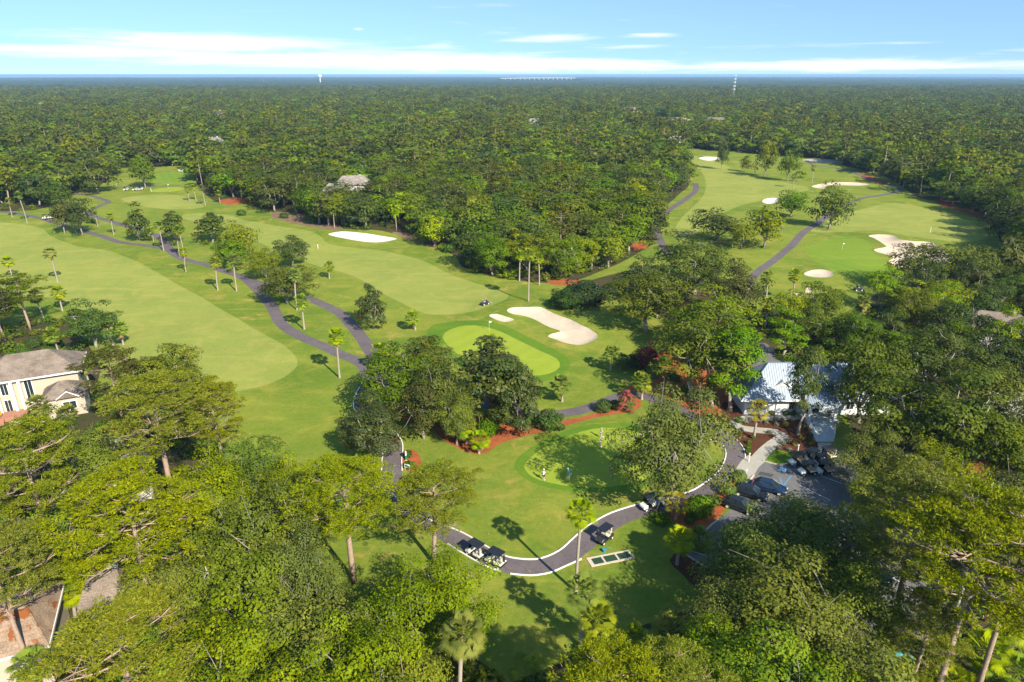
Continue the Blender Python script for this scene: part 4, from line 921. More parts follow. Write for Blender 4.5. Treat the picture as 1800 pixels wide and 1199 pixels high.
# palms on the lawns
for bx, by, ty, d, lb in [(597, 664, 572, 3.8, 'lone palm in front of the lower cart path with long shadow'), (730, 580, 541, 3.8, 'short round palm near the green'),
    (579, 490, 456, 3.4, 'small palm alone on the middle fairway'), (929, 529, 433, 3.6, 'tall thin palm left of the large bunker'), (913, 494, 436, 3.6, 'palm with brown skirt at the wood edge, left of the tall thin palm'),
    (948, 501, 440, 3.6, 'palm at the wood edge, right of the tall thin palm'), (102, 497, 431, 3.8, 'tall palm on the left fairway'), (22, 488, 447, 3.8, 'palm near the left edge on the left fairway'),
    (110, 547, 499, 3.9, 'palm at the near edge of the left fairway'), (217, 606, 560, 3.8, 'palm right of the bright leafy tree by the left fairway'), (199, 608, 544, 3.6, 'palm partly hidden behind the bright leafy tree'),
    (383, 510, 447, 3.8, 'left of the two palms before the tree row on the cart path'), (416, 512, 442, 3.8, 'right of the two palms before the tree row on the cart path'),
    (522, 545, 468, 3.8, 'leaning palm at the right end of the tree row'), (535, 579, 513, 4, 'palm by the lower cart path below the leaning palm'),
    (327, 478, 432, 3.2, 'short palm right beside the path join'), (288, 441, 385, 3.6, 'tall palm at the path fork on the left'), (316, 452, 395, 3.4, 'palm left of the path join'), (325, 455, 392, 3.4, 'palm right of the path join'),
    (200, 413, 371, 3.4, 'palm between the two left cart paths'), (270, 424, 396, 3, 'small palm between the left cart paths, nearer the fork'), (172, 398, 360, 3.2, 'palm beside the upper left cart path'), (135, 411, 360, 3.2, 'palm at the lower left cart path'),
    (48, 392, 333, 3.6, 'palm at the left edge beside the parked pair of carts'), (22, 382, 345, 3.4, 'palm at the far left edge of the tree line'),
    (333, 354, 325, 3.4, 'palm, leftmost of the trio beyond the middle fairway'), (345, 353, 322, 3.4, 'palm, middle of the trio beyond the middle fairway'), (361, 362, 322, 3.4, 'palm, rightmost of the trio beyond the middle fairway'),
    (387, 357, 332, 3.4, 'palm in the straw bed beyond the middle fairway'), (588, 400, 352, 3.4, 'palm in front of the wood left of the white oval bunker'),
    (1347, 522, 472, 3.8, 'palm at the near end of the right cart path, left one'), (1393, 528, 469, 3.8, 'palm at the near end of the right cart path, right one'), (1503, 588, 514, 3.8, 'tall bare-trunked palm behind the clubhouse'),
    (1344, 580, 518, 4, 'palm with brown skirt above the road behind the clubhouse'), (1394, 330, 302, 3.6, 'palm on the right fairway before the far bunker'), (1427, 322, 288, 3.6, 'palm in the clump on the right fairway'), (1040, 473, 426, 3.8, 'palm in front of the wood right of the dark thicket')]:
    Bt('palm', bx, by, ty, d, lb, 'palm')
T('palm', 845, 403, 9, 3.8, 'palm head rising from the palmetto thicket', 'palm'); T('palm', 906, 398, 10.5, 3.6, 'tall palm head against the dark vines', 'palm'); T('palm', 921, 408, 9.5, 3.6, 'palm head just right of the tall one at the vines', 'palm')
# row of trees along the left cart path
T('magnolia', 365, 370, 10.5, 10.5, 'magnolia at the left of the tree row by the cart path'); T('oak', 412, 392, 10.5, 12, 'oak in the middle of the tree row by the cart path')
T('oak', 402, 420, 8.5, 11, 'lower oak in the tree row over the cart path'); T('oak', 508, 415, 9, 12, 'oak at the back right of the tree row'); T('oak', 462, 440, 8, 9.5, 'small oak between the halves of the tree row')
T('oak', 497, 465, 9.5, 14.5, 'rounded oak at the front right of the tree row with shadow on the path')
Bt('magnolia', 246, 423, 361, 8.5, 'round magnolia between the left cart paths'); Bt('magnolia', 308, 428, 368, 8, 'dark magnolia behind the path join palms')
Bt('oak', 145, 413, 345, 9.5, 'thin-trunked oak beside the lower left cart path'); Bt('oak', 114, 411, 347, 9, 'slim oak left of the thin-trunked oak')
Bt('oak', 172, 340, 279, 19, 'wide oak beside the far left green'); Bt('oak', 256, 330, 271, 14, 'oak in front of the far carts by the far left green')
Bt('oak', 70, 362, 302, 17, 'dark wide oak at the left tree line'); T('oak', 100, 318, 11, 13, 'oak behind the dark wide oak at the left')
T('pine', 30, 487, 12, 12, 'dark pine grove crown at the left edge above the cream house'); T('pine', -15, 510, 11, 10, 'pine cut by the left edge near the cream house')
T('broad', 150, 528, 10, 11, 'bright leafy tree between palms at the near left fairway edge'); T('palm', 62, 505, 8, 3.6, 'palm behind the dark pine at left', 'palm'); T('palm', 90, 570, 6, 3.8, 'palm with yellow fronds left of the bright leafy tree', 'palm')
# trees on the right fairway
Bt('oak', 1310, 302, 274, 6.5, 'small dark tree, leftmost of the row on the right fairway'); Bt('oak', 1343, 311, 252, 12, 'dark oak in the row on the right fairway'); Bt('oak', 1384, 318, 260, 12, 'oak on the right end of the row on the right fairway')
Bt('oak', 1268, 298, 252, 8, 'oak beside the far right green'); T('palm', 1415, 300, 4, 5, 'short palm clump on the right fairway', 'palm')
Bt('oak', 1457, 401, 326, 15, 'two-trunked oak on the right cart path'); T('oak', 1396, 334, 10.5, 13, 'oak left of the two-trunked oak on the right cart path')
T('oak', 1352, 364, 13, 12.5, 'upright oak over the right cart path'); T('oak', 1268, 368, 10.5, 17, 'oak with bare white limbs on the right fairway'); T('oak', 1308, 388, 9, 10, 'low oak beside the bare-limbed oak')
for px, py, h, d, lb in [(1780, 330, 15, 13, 'tall dark oak at the right edge by the fairway'), (1790, 410, 14, 12, 'dark oak at the right edge above the mossy oaks'), (1770, 270, 14, 12, 'oak at the right edge of the far fairway bend'), (1690, 290, 14, 13, 'dark leafy tree at the wood front right of the right fairway')]: T('oak', px, py, h, d, lb)
# ------------------------------------------------------------------ shrubs
BUSH_ROUND = make_bush(601, .95, 1.5, 1500, .16, 'leaf_hedge', .05); BUSH_BIG = make_bush(602, 2.1, 3.0, 2200, .30, 'leaf_shrub', .22); BUSH_SM = make_bush(603, .42, .65, 260, .15, 'leaf_shrub', .2)
BUSH_GREY = make_bush(604, .40, .6, 160, .16, 'leaf_grey', .4); BUSH_LIME = make_bush(605, .42, .65, 240, .15, 'leaf_palm_yellow', .2); BUSH_MID = make_bush(606, 1.5, 1.7, 500, .4, 'leaf_shrub', .3); PALMETTO = make_palmetto(607); PALMETTO2 = make_palmetto(608, leafm='leaf_palm', n=22)
def bush(pr, nm_, px, py, label, s=1., sz=None, group=None):
    x, y, z = gp(px, py); o = put(pr, nm_, x, y, label, 'shrub', group, s, sz); TREES.append((x, y, .8)); return o
bush(BUSH_ROUND, 'clipped_shrub', 1298, 846, 'clipped bright green shrub nearest the concrete walk by the cart path', 1.15)
bush(BUSH_ROUND, 'clipped_shrub', 1279, 869, 'clipped bright green shrub beside the parked dark car', 1.15)
bush(BUSH_ROUND, 'clipped_shrub', 1227, 904, 'largest round bright green shrub near the oak trunk', 1.75); bush(BUSH_MID, 'shrub', 1252, 886, 'loose shrub right of the largest round shrub', .75)
bush(BUSH_MID, 'shrub', 1160, 916, 'low green shrub left of the oak trunk on the path', .8, .6); bush(BUSH_MID, 'shrub', 1212, 918, 'small spreading shrub in the straw bed under the yellow palm', .45)
bush(BUSH_BIG, 'shrub', 858, 762, 'rounded green shrub left in the pine straw bed', .85); bush(BUSH_BIG, 'shrub', 966, 752, 'large rounded shrub right in the pine straw bed', 1.0); bush(BUSH_BIG, 'shrub', 925, 745, 'shrub under the big magnolia in the straw bed', .7)
bush(BUSH_BIG, 'shrub', 1060, 722, 'shrub left of the pink crape myrtle', .65); bush(BUSH_MID, 'shrub', 1082, 716, 'bluish shrub touching the crape myrtle', .7)
bush(BUSH_MID, 'shrub', 716, 802, 'dark twiggy shrub in the small sign bed, back', .5); bush(BUSH_MID, 'shrub', 720, 822, 'dark twiggy shrub in the small sign bed, front', .55)
for px, py, s in ((1170, 640, .9), (1185, 668, .8), (1205, 690, .7), (1118, 640, .8)): bush(BUSH_MID, 'shrub', px, py, 'low shrub in the straw bed left of the clubhouse', s, group='shrubs in the bed left of the clubhouse')
GB = 'small shrubs in the clubhouse garden bed'
for i, (px, py) in enumerate([(1420, 732), (1423, 739), (1426, 746), (1428, 752), (1427, 760), (1425, 768), (1424, 776), (1425, 783)]): bush(BUSH_SM, 'shrub', px, py, 'small dark green shrub in the row along the wooden ramp', .95, group='row of small shrubs along the ramp')
for px, py in [(1324, 770), (1315, 780), (1315, 790), (1314, 797), (1296, 766), (1284, 757)]: bush(BUSH_SM, 'shrub', px, py, 'small dark green shrub in the bed left of the winding walk', 1.05, group=GB)
for px, py in [(1381, 748), (1414, 751), (1407, 771), (1397, 783)]: bush(BUSH_LIME, 'shrub', px, py, 'small yellow-green shrub in the bed right of the winding walk', 1.0, group=GB)
for px, py in [(1310, 744), (1346, 744), (1365, 748), (1375, 740), (1391, 740), (1303, 758), (1352, 762), (1386, 776), (1376, 781), (1369, 788), (1387, 792), (1363, 740)]: bush(BUSH_GREY, 'shrub', px, py, 'small grey-green tuft in the clubhouse garden bed', 1.0, group=GB)
for px, py in [(1355, 729), (1381, 729), (1395, 730)]: bush(BUSH_SM, 'shrub', px, py, 'leafy shrub against the white clubhouse wall', 1.25, group='shrubs against the clubhouse wall')
bush(BUSH_SM, 'hedge', 1298, 742, 'low hedge at the clubhouse left corner', 1.6)
for i, (px, py) in enumerate([(838, 478), (852, 470), (868, 480), (846, 462), (885, 484), (900, 488), (828, 466), (862, 458), (970, 482), (985, 490), (1060, 468), (1075, 462), (1012, 480), (918, 486), (936, 480)]):
    bush(PALMETTO2 if i % 2 else PALMETTO, 'palmetto_shrub', px, py, 'palmetto clump at the front of the wood behind the tall thin palm', rnd.uniform(1.5, 2.1), group='palmetto clumps at the wood edge')
for i, (px, py, lb) in enumerate([(425, 378, 'shrub bed left end'), (500, 383, 'x'), (553, 392, 'x'), (545, 388, 'x'), (610, 398, 'x'), (790, 443, 'x'), (160, 392, 'x'), (1160, 365, 'x'), (1168, 398, 'x'), (1690, 365, 'x'), (1150, 362, 'x')]):
    bush(BUSH_MID, 'shrub', px, py, 'low yellow-green shrub at the front edge of the far woods', rnd.uniform(.9, 1.4), group='shrubs along the far wood fronts')
for i, (px, py) in enumerate([(60, 610), (40, 625), (95, 615), (130, 640)]): bush(BUSH_BIG, 'shrub', px, py, 'garden shrub behind the roof of the cream house', .7, group='shrubs behind the cream house')
# broken pale trunk in the left woods and a dead snag at right
def snag(px, py, h, label):
    x, y = top_at(px, py, h); o = thing('dead_trunk', label, 'dead tree', (x, y, float(ground_h(x, y))))
    m_ = MB(); m_.tube([(0.6, 0, -.2), (.5, 0, h * .3), (.1, 0, h * .6), (-.4, 0, h * .8), (-1.0, .1, h * .93), (-1.7, .1, h)], [.3, .27, .22, .17, .1, .05], 7); m_.build('trunk', 'dead_wood', o, True)
    m_ = MB(); m_.tube([(.1, 0, h * .6), (.5, .2, h * .82), (.45, .1, h * 1.0)], [.16, .12, .06], 6); m_.tube([(-.4, 0, h * .8), (-.2, .5, h * .95)], [.1, .04], 5); m_.build('limb', 'dead_wood', o, True)
snag(462, 1008, 9, 'broken pale dead trunk in the left woods'); snag(1738, 850, 19, 'bare white dead limbs beside the tall pine at right')
# ------------------------------------------------------------------ clubhouse
cz = 0.0
club = thing('clubhouse', 'white clubhouse with pale blue standing-seam metal hip roof', 'building', (37.0, 99.0, 0))
def hip(mb, x0, x1, y0, y1, ze, zr, rx0, rx1, th=.12):
    ym = (y0 + y1) / 2; a, b, c, d = (x0, y0, ze), (x1, y0, ze), (x1, y1, ze), (x0, y1, ze); e, f = (rx0, ym, zr), (rx1, ym, zr)
    lo = [(p[0], p[1], p[2] - th) for p in (a, b, c, d)]
    mb.add([a, b, c, d, e, f] + lo, [(0, 1, 5, 4), (1, 2, 5), (2, 3, 4, 5), (3, 0, 4), (0, 6, 7, 1), (1, 7, 8, 2), (2, 8, 9, 3), (3, 9, 6, 0), (9, 8, 7, 6)])
m = MB(); m.box((13.0, 4.6, 1.45), (24, 7.2, 3.3)); wall = m.build('wall', 'white_wall', club)
m = MB()
for i in range(24): m.box((1.1 + i * 1.0, .985, 1.45), (.05, .03, 3.0))
for i in range(7): m.box((.985, 1.5 + i * 1.0, 1.45), (.03, .05, 3.0))
tag(m.build('wall_batten', 'white_paint', wall), kind='stuff')
m = MB(); hip(m, 0, 26, 0, 9.2, 3.05, 7.7, 5.3, 21); roof = m.build('roof', 'metal_roof', club)
m = MB()
for i in range(1, 65):                          # standing seams, front and back slopes
    x = i * .4
    for side in (0, 1):
        t = min(1, x / 5.3, (26 - x) / 5.0); y0_, y1_ = (0.02, 4.6 * t) if side == 0 else (9.18, 9.2 - 4.6 * t)
        m.tube([(x, y0_, 3.07), (x, y1_, 3.07 + 4.65 * t)], .026, 4)
for i in range(1, 23):                          # left and right hips
    y = i * .4; t = min(y, 9.2 - y) / 4.6
    m.tube([(.02, y, 3.07), (5.3 * t, y, 3.07 + 4.65 * t)], .026, 4); m.tube([(25.98, y, 3.07), (26 - 5.0 * t, y, 3.07 + 4.65 * t)], .026, 4)
tag(m.build('standing_seam', 'seam', roof), kind='stuff')
m = MB(); m.tube([(5.3, 4.6, 7.74), (21, 4.6, 7.74)], .09, 6)
for a in ((0, 0), (0, 9.2)): m.tube([(a[0], a[1], 3.1), (5.3, 4.6, 7.74)], .07, 6)
for a in ((26, 0), (26, 9.2)): m.tube([(a[0], a[1], 3.1), (21, 4.6, 7.74)], .07, 6)
m.build('ridge_cap', 'seam', roof)
m = MB(); m.box((13, -.03, 2.98), (26.1, .10, .2)); m.box((-.03, 4.6, 2.98), (.10, 9.2, .2)); m.build('fascia', 'white_paint', roof)
m = MB(); x, y0_, zb_ = 7.0, 1.5, 4.55          # gablet on the front slope
m.add([(x - 1.6, y0_, zb_), (x + 1.6, y0_, zb_), (x, y0_, zb_ + 1.15), (x, y0_ + 1.25, zb_ + 1.12), (x - 1.6, y0_ + .1, zb_ - .02), (x + 1.6, y0_ + .1, zb_ - .02)], [(0, 4, 3, 2), (1, 2, 3, 5)]); dm = m.build('dormer_roof', 'metal_roof', club)
m = MB(); m.add([(x - 1.25, y0_ + .12, zb_ - .05), (x + 1.25, y0_ + .12, zb_ - .05), (x, y0_ + .12, zb_ + .86)], [(0, 1, 2)]); m.build('dormer_face', 'white_wall', dm)
m = MB(); m.tube([(x - 1.6, y0_ - .02, zb_), (x, y0_ - .02, zb_ + 1.13), (x + 1.6, y0_ - .02, zb_)], .08, 4); m.build('bargeboard', 'white_paint', dm)
m = MB(); m.box((x, y0_ + .09, zb_ + .22), (.7, .04, .34)); m.build('vent', 'grey_wall', dm)
# portico over the ramp
m = MB(); m.add([(9.9, -2.2, 3.1), (15.2, -2.2, 3.1), (15.2, 2.2, 4.9), (9.9, 2.2, 4.9), (9.9, -2.2, 2.95), (15.2, -2.2, 2.95), (15.2, 2.2, 4.7), (9.9, 2.2, 4.7)], [(0, 1, 2, 3), (7, 6, 5, 4), (0, 4, 5, 1), (1, 5, 6, 2), (2, 6, 7, 3), (3, 7, 4, 0)])
po = m.build('portico_roof', 'metal_roof', club)
m = MB()
for i in range(1, 13): m.tube([(9.9 + i * .4, -2.19, 3.12), (9.9 + i * .4, 1.6, 4.67)], .026, 4)
tag(m.build('standing_seam', 'seam', po), kind='stuff')
m = MB(); m.box((12.55, -2.22, 2.92), (5.4, .1, .24)); m.build('fascia', 'white_paint', po)
for cx_ in (10.5, 14.6):
    m = MB(); m.box((cx_, -1.8, 1.6), (.42, .42, 2.75)); m.box((cx_, -1.8, .5), (.56, .56, .5)); m.build('column', 'white_paint', club)
m = MB(); m.box((12.5, -.6, .25), (5.2, 3.4, .62)); m.build('porch_floor', 'deck_board', club)
m = MB(); m.box((12.2, .97, 1.6), (1.9, .06, 2.15)); d_ = m.build('door', 'glass', club); m = MB(); m.box((12.2, .985, 2.72), (2.2, .08, .12)); m.box((11.15, .985, 1.6), (.12, .08, 2.3)); m.box((13.25, .985, 1.6), (.12, .08, 2.3)); m.build('frame', 'white_paint', d_)
for wx in (3.3, 8.7, 18.2, 21.5):
    m = MB(); m.box((wx, .98, 1.65), (1.1, .05, 1.25)); wn = m.build('window', 'glass', club)
    m = MB()
    for dx, dz, sx_, sz_ in ((0, .68, 1.35, .1), (0, -.68, 1.35, .1), (-.6, 0, .1, 1.3), (.6, 0, .1, 1.3), (0, 0, .04, 1.25)): m.box((wx + dx, .965, 1.65 + dz), (sx_, .06, sz_))
    m.build('frame', 'white_paint', wn)
m = MB(); m.tube([(6.1, .9, 0), (6.1, .9, 3.0)], .05, 6); m.build('downpipe', 'grey_wall', club)
m = MB(); m.box((9.2, .95, 1.1), (.5, .06, 1.5)); m.build('notice_board', 'wood', club)
# ramp of boards
ramp = thing('wooden_ramp', 'pale grey boarded ramp running down from the clubhouse porch', 'ramp', (0, 0, 0))
r0, r1 = np.array([(47.0, 96.9), (51.4, 96.9)]), np.array([(46.2, 91.0), (48.9, 91.0)])
nb_ = 30
for i in range(nb_):
    t0, t1 = i / nb_, (i + .93) / nb_; a, b = r0[0] + (r1[0] - r0[0]) * t0, r0[1] + (r1[1] - r0[1]) * t0; c, d = r0[1] + (r1[1] - r0[1]) * t1, r0[0] + (r1[0] - r0[0]) * t1
    z0_, z1_ = .50 * (1 - t0) + .09, .50 * (1 - t1) + .09
    m = MB(); top = [(*a, z0_), (*b, z0_), (*c, z1_), (*d, z1_)]; m.add(top + [(p[0], p[1], p[2] - .06) for p in top], [(0, 1, 2, 3), (7, 6, 5, 4), (0, 4, 5, 1), (1, 5, 6, 2), (2, 6, 7, 3), (3, 7, 4, 0)])
    m.build('board', 'deck_board', ramp)
for k_, s in ((0, -1), (1, 1)):
    a, b = r0[k_] + [s * .1, 0], r1[k_] + [s * .1, 0]
    m = MB(); m.add([(a[0], a[1], .1), (b[0], b[1], -.1), (b[0], b[1], .12), (a[0], a[1], .62), (a[0] + s * .15, a[1], .1), (b[0] + s * .15, b[1], -.1), (b[0] + s * .15, b[1], .12), (a[0] + s * .15, a[1], .62)], [(0, 1, 2, 3), (4, 7, 6, 5), (0, 4, 5, 1), (1, 5, 6, 2), (2, 6, 7, 3), (3, 7, 4, 0)]); m.build('stringer', 'brick_red', ramp)
for s_, (t0, t1) in (((0), (.35, .78)), ((1), (.45, .85))):
    q0, q1 = r0[s_] + (r1[s_] - r0[s_]) * t0, r0[s_] + (r1[s_] - r0[s_]) * t1; zz0, zz1 = .5 * (1 - t0) + .1, .5 * (1 - t1) + .1
    for f in np.linspace(0, 1, 5):
        q = q0 + (q1 - q0) * f; z_ = zz0 + (zz1 - zz0) * f; m = MB(); m.box((q[0], q[1], z_ + .45), (.09, .09, .95)); m.build('railing_post', 'white_paint', ramp)
    m = MB(); m.tube([(*q0, zz0 + .95), (*q1, zz1 + .95)], .06, 5); m.tube([(*q0, zz0 + .5), (*q1, zz1 + .5)], .04, 5); m.build('handrail', 'white_paint', ramp)
def urn(x, y, z, label, mm):
    o = thing('flower_pot', label, 'pot', (x, y, z)); m = MB(); m.lathe([(.16, 0), (.24, .25), (.26, .42), (.22, .45)], n=12); m.build('pot', mm, o)
    p_ = make_bush(int(x * 7), .3, .45, 80, .14, 'leaf_red' if mm == 'brick_red' else 'leaf_shrub'); f_ = link('flowers', p_['parts'][1][1], o); f_.location = (0, 0, .4)
urn(46.6, 97.6, 0, 'pot of red flowers left of the porch column', 'brick_red'); urn(51.1, 98.2, .56, 'dark round pot on the right of the porch', 'wood')
# ------------------------------------------------------------------ houses
def window_at(par, c, w_, h_, face, mm='glass', fm='white_paint'):
    m = MB(); dd = (w_, .06, h_) if face == 'y' else (.06, w_, h_); m.box(c, dd); wn = m.build('window', mm, par); m = MB(); s = 1 if face == 'y' else 0
    for a, b, sx_, sz_ in ((0, h_ / 2, w_ + .2, .12), (0, -h_ / 2, w_ + .2, .12), (-w_ / 2, 0, .12, h_ + .1), (w_ / 2, 0, .12, h_ + .1), (0, 0, .05, h_)):
        if face == 'y': m.box((c[0] + a, c[1] - .02, c[2] + b), (sx_, .08, sz_))
        else: m.box((c[0] - .02, c[1] + a, c[2] + b), (.08, sx_, sz_))
    m.build('frame', fm, wn)
# cream house on the left (front faces the camera, turned a little)
hs_ = thing('house', 'cream two-storey house with brown shingled hip roof at the left edge', 'house', (-80.5, 100.2, 0), R(26))
m = MB(); m.box((2.0, 4.6, 2.8), (13.6, 7.8, 6.2)); wl = m.build('wall', 'cream_wall', hs_)
m = MB(); hip(m, -5.6, 9.6, 0, 9.2, 6.0, 9.0, -1.0, 5.0, .2); rf = m.build('roof', 'shingle_brown', hs_)
m = MB(); m.box((2.0, -.03, 5.9), (15.2, .08, .26)); m.box((9.62, 4.6, 5.9), (.08, 9.2, .26)); m.build('fascia', 'white_paint', rf)
m = MB(); m.box((-4.0, 6.2, 9.2), (1.3, 1.0, 3.2)); ch = m.build('chimney', 'cream_wall', rf); m = MB(); m.box((-4.0, 6.2, 10.85), (1.5, 1.2, .18)); m.build('cap', 'white_paint', ch)
m = MB(); m.box((6.9, -1.7, 1.6), (5.6, 5.0, 3.6)); m.build('wing_wall', 'cream_wall', hs_)
m = MB(); hip(m, 3.7, 10.1, -4.6, 1.2, 3.5, 5.4, 6.4, 7.4, .18); wr = m.build('wing_roof', 'shingle_brown', hs_)
m = MB(); m.add([(6.0, -4.75, 3.4), (9.0, -4.75, 3.4), (7.5, -4.75, 4.5), (7.5, -2.2, 4.5), (6.0, -3.6, 3.45), (9.0, -3.6, 3.45)], [(0, 4, 3, 2), (1, 2, 3, 5), (0, 2, 1)]); m.build('gable', 'shingle_brown', wr)
m = MB(); m.tube([(5.9, -4.8, 3.38), (7.5, -4.8, 4.52), (9.1, -4.8, 3.38)], .1, 4); m.build('bargeboard', 'white_paint', wr)
window_at(hs_, (7.5, -4.22, 1.9), 1.9, 1.4, 'y')
for wx in (-3.6, -1.6): window_at(hs_, (wx, .68, 4.4), 1.0, 2.0, 'y'); window_at(hs_, (wx, .68, 1.5), 1.0, 2.2, 'y')
window_at(hs_, (1.7, .68, 3.6), 1.1, 4.2, 'y')
for cx_ in (-2.6, -.5, .6):
    m = MB(); m.box((cx_, .2, 2.9), (.4, .4, 5.8)); m.box((cx_, .2, .3), (.6, .6, .7)); m.build('column', 'white_paint', hs_)
m = MB(); m.box((-1.6, -.9, .35), (5.2, 2.6, .7)); m.build('terrace', 'brick_red', hs_)
for i in range(4):
    m = MB(); m.box((-3.2, -2.3 - i * .3, .62 - i * .17), (2.4, .3, .17)); m.build('step', 'brick_red', hs_)
m = MB(); m.box((3.2, -2.6, .55), (.25, 4.2, 1.3)); m.box((1.2, -4.6, .5), (4.2, .25, 1.1)); m.build('garden_wall', 'cream_wall', hs_)
def to_house(x, y, z=0):
    a = R(26); return (-80.5 + x * math.cos(a) - y * math.sin(a), 100.2 + x * math.sin(a) + y * math.cos(a), z)
o = thing('patio_umbrella', 'closed bright blue patio umbrella on the cream house terrace', 'umbrella', to_house(-3.6, -1.2, .7)); m = MB(); m.tube([(0, 0, 0), (0, 0, 2.6)], .03, 6); m.build('pole', 'white_paint', o); m = MB(); m.lathe([(.3, .9), (.26, 1.4), (.16, 2.1), (.03, 2.65)], n=10); m.build('canopy', 'teal_cloth', o); m = MB(); m.lathe([(.26, 0), (.26, .06), (.05, .1)], n=12); m.build('base', 'steel', o)
o = thing('patio_chair', 'orange patio chair beside the closed blue umbrella', 'chair', to_house(-2.7, -1.5, .7)); m = MB(); m.box((0, 0, .42), (.55, .55, .1)); m.build('seat', 'orange_cloth', o); m = MB(); m.box((0, .27, .75), (.55, .08, .65)); m.build('backrest', 'orange_cloth', o)
for a in (-1, 1):
    for b in (-1, 1): m = MB(); m.box((a * .23, b * .23, .19), (.05, .05, .38)); m.build('leg', 'wood', o)
# house under the pines, bottom left corner
h2 = thing('house', 'house with tan shingle roof strewn with pine straw at bottom left', 'house', (-47.5, 47.2, 0), R(24))
m = MB(); m.box((-.2, 2.2, 2.2), (10.4, 9.0, 5.4)); m.build('wall', 'cream_wall', h2)
m = MB(); m.add([(-6, -3.2, 4.8), (5.6, -3.2, 4.8), (5.6, 7.6, 4.8), (-6, 7.6, 4.8), (-6, 2.2, 8.0), (2.8, 2.2, 8.0)] + [(-6, -3.2, 4.6), (5.6, -3.2, 4.6), (5.6, 7.6, 4.6), (-6, 7.6, 4.6)], [(0, 1, 5, 4), (1, 2, 5), (2, 3, 4, 5), (3, 0, 4), (0, 6, 7, 1), (1, 7, 8, 2), (2, 8, 9, 3), (3, 9, 6, 0), (9, 8, 7, 6)]); rf = m.build('roof', 'shingle_tan', h2)
m = MB(); m.tube([(-6, 2.2, 8.03), (2.8, 2.2, 8.03), (5.6, 7.6, 4.85)], .1, 5); m.tube([(2.8, 2.2, 8.03), (5.6, -3.2, 4.85)], .1, 5); m.build('ridge_cap', 'shingle_tan', rf)
m = MB(); m.box((-1.5, -.9, 6.4), (2.2, 2.6, 1.8)); do = m.build('dormer', 'cream_wall', h2); m = MB(); m.add([(-2.9, -2.5, 7.2), (-.1, -2.5, 7.2), (-1.5, -2.5, 8.0), (-1.5, 1.6, 8.0), (-2.9, .6, 7.2), (-.1, .6, 7.2)], [(0, 4, 3, 2), (1, 2, 3, 5)]); m.build('dormer_roof', 'shingle_tan', do); m = MB(); m.tube([(-3, -2.55, 7.15), (-1.5, -2.55, 8.02), (0, -2.55, 7.15)], .09, 4); m.build('bargeboard', 'white_paint', do)
window_at(do, (-1.5, -2.2, 6.7), 1.0, .9, 'y')
m = MB(); m.box((-.2, -3.24, 4.7), (11.7, .08, .25)); m.box((5.64, 2.2, 4.7), (.08, 10.8, .25)); m.build('gutter', 'white_paint', rf)
# other houses glimpsed between the trees
def small_house(px, py, w_, d_, hw, hr, rz, wm, rm, label, keep=True):
    x, y = top_at(px, py, hw + hr); o = thing('house', label, 'house', (x, y, float(ground_h(x, y)) - .1), rz)
    m = MB(); m.box((0, 0, hw / 2), (w_, d_, hw)); wl = m.build('wall', wm, o)
    m = MB(); a, b = w_ / 2 + .5, d_ / 2 + .5; z = hw - .05
    m.add([(-a, -b, z), (a, -b, z), (a, b, z), (-a, b, z), (-a * .55, 0, hw + hr), (a * .55, 0, hw + hr), (-a, -b, z - .2), (a, -b, z - .2), (a, b, z - .2), (-a, b, z - .2)], [(0, 1, 5, 4), (1, 2, 5), (2, 3, 4, 5), (3, 0, 4), (0, 6, 7, 1), (1, 7, 8, 2), (2, 8, 9, 3), (3, 9, 6, 0), (9, 8, 7, 6)]); rf = m.build('roof', rm, o)
    m = MB(); m.box((w_ * .2, d_ * .1, hw + hr * .8), (1, .8, 1.8)); m.build('chimney', wm, rf)
    for i in range(int(w_ // 3.5)): window_at(o, (-w_ / 2 + 2 + i * 3.4, -d_ / 2 - .02, hw * .6), 1.2, 1.4, 'y')
    if keep: KEEP_OFF.append((x, y, max(w_, d_) * .5 + 3.0))
    TREES.append((x, y, max(w_, d_) * .55)); return o
KEEP_OFF = []
small_house(620, 308, 16, 9, 5.5, 3.5, R(10), 'grey_wall', 'shingle_grey', 'house with long grey-brown roof in the wood behind the middle fairway')
small_house(588, 322, 9, 8, 5, 3, R(-15), 'white_wall', 'shingle_grey', 'white-walled house left of the long grey roof in the wood')
small_house(622, 352, 7, 7, 4.5, 3, R(20), 'grey_wall', 'shingle_brown', 'dark-roofed house glimpsed behind the wood front trees', False)
small_house(1195, 206, 26, 14, 6, 4, R(8), 'cream_wall', 'shingle_grey', 'far house with pale tan roof left of the right-hand fairway head')
small_house(1258, 206, 26, 14, 6, 4, R(-12), 'cream_wall', 'shingle_brown', 'far brown-roofed house right of the pale tan roof')
small_house(1188, 238, 14, 10, 6, 3, R(5), 'cream_wall', 'shingle_grey', 'cream house at the head of the right fairway')
small_house(940, 208, 18, 12, 6, 3.5, R(15), 'white_wall', 'shingle_grey', 'small pale house deep in the central wood')
small_house(386, 193, 24, 16, 7, 4, R(-8), 'cream_wall', 'shingle_grey', 'far pale pinkish-roofed house in the left wood')
small_house(375, 240, 12, 9, 7, 3, R(-20), 'white_wall', 'shingle_grey', 'bright white house behind the far left green')
small_house(76, 181, 24, 14, 6, 4, R(12), 'cream_wall', 'shingle_brown', 'far brownish-roofed house near the left edge')
small_house(1106, 188, 26, 16, 7, 4, R(6), 'cream_wall', 'shingle_brown', 'far house with brownish roof beside the distant green')
small_house(182, 786, 9, 8, 4.5, 2.5, R(30), 'grey_wall', 'shingle_grey', 'grey house corner showing between the left pines')
small_house(178, 1000, 3.4, 3.4, 5.5, 2.5, R(20), 'white_wall', 'shingle_brown', 'pale house wall glimpsed under the large yellow-green pine')
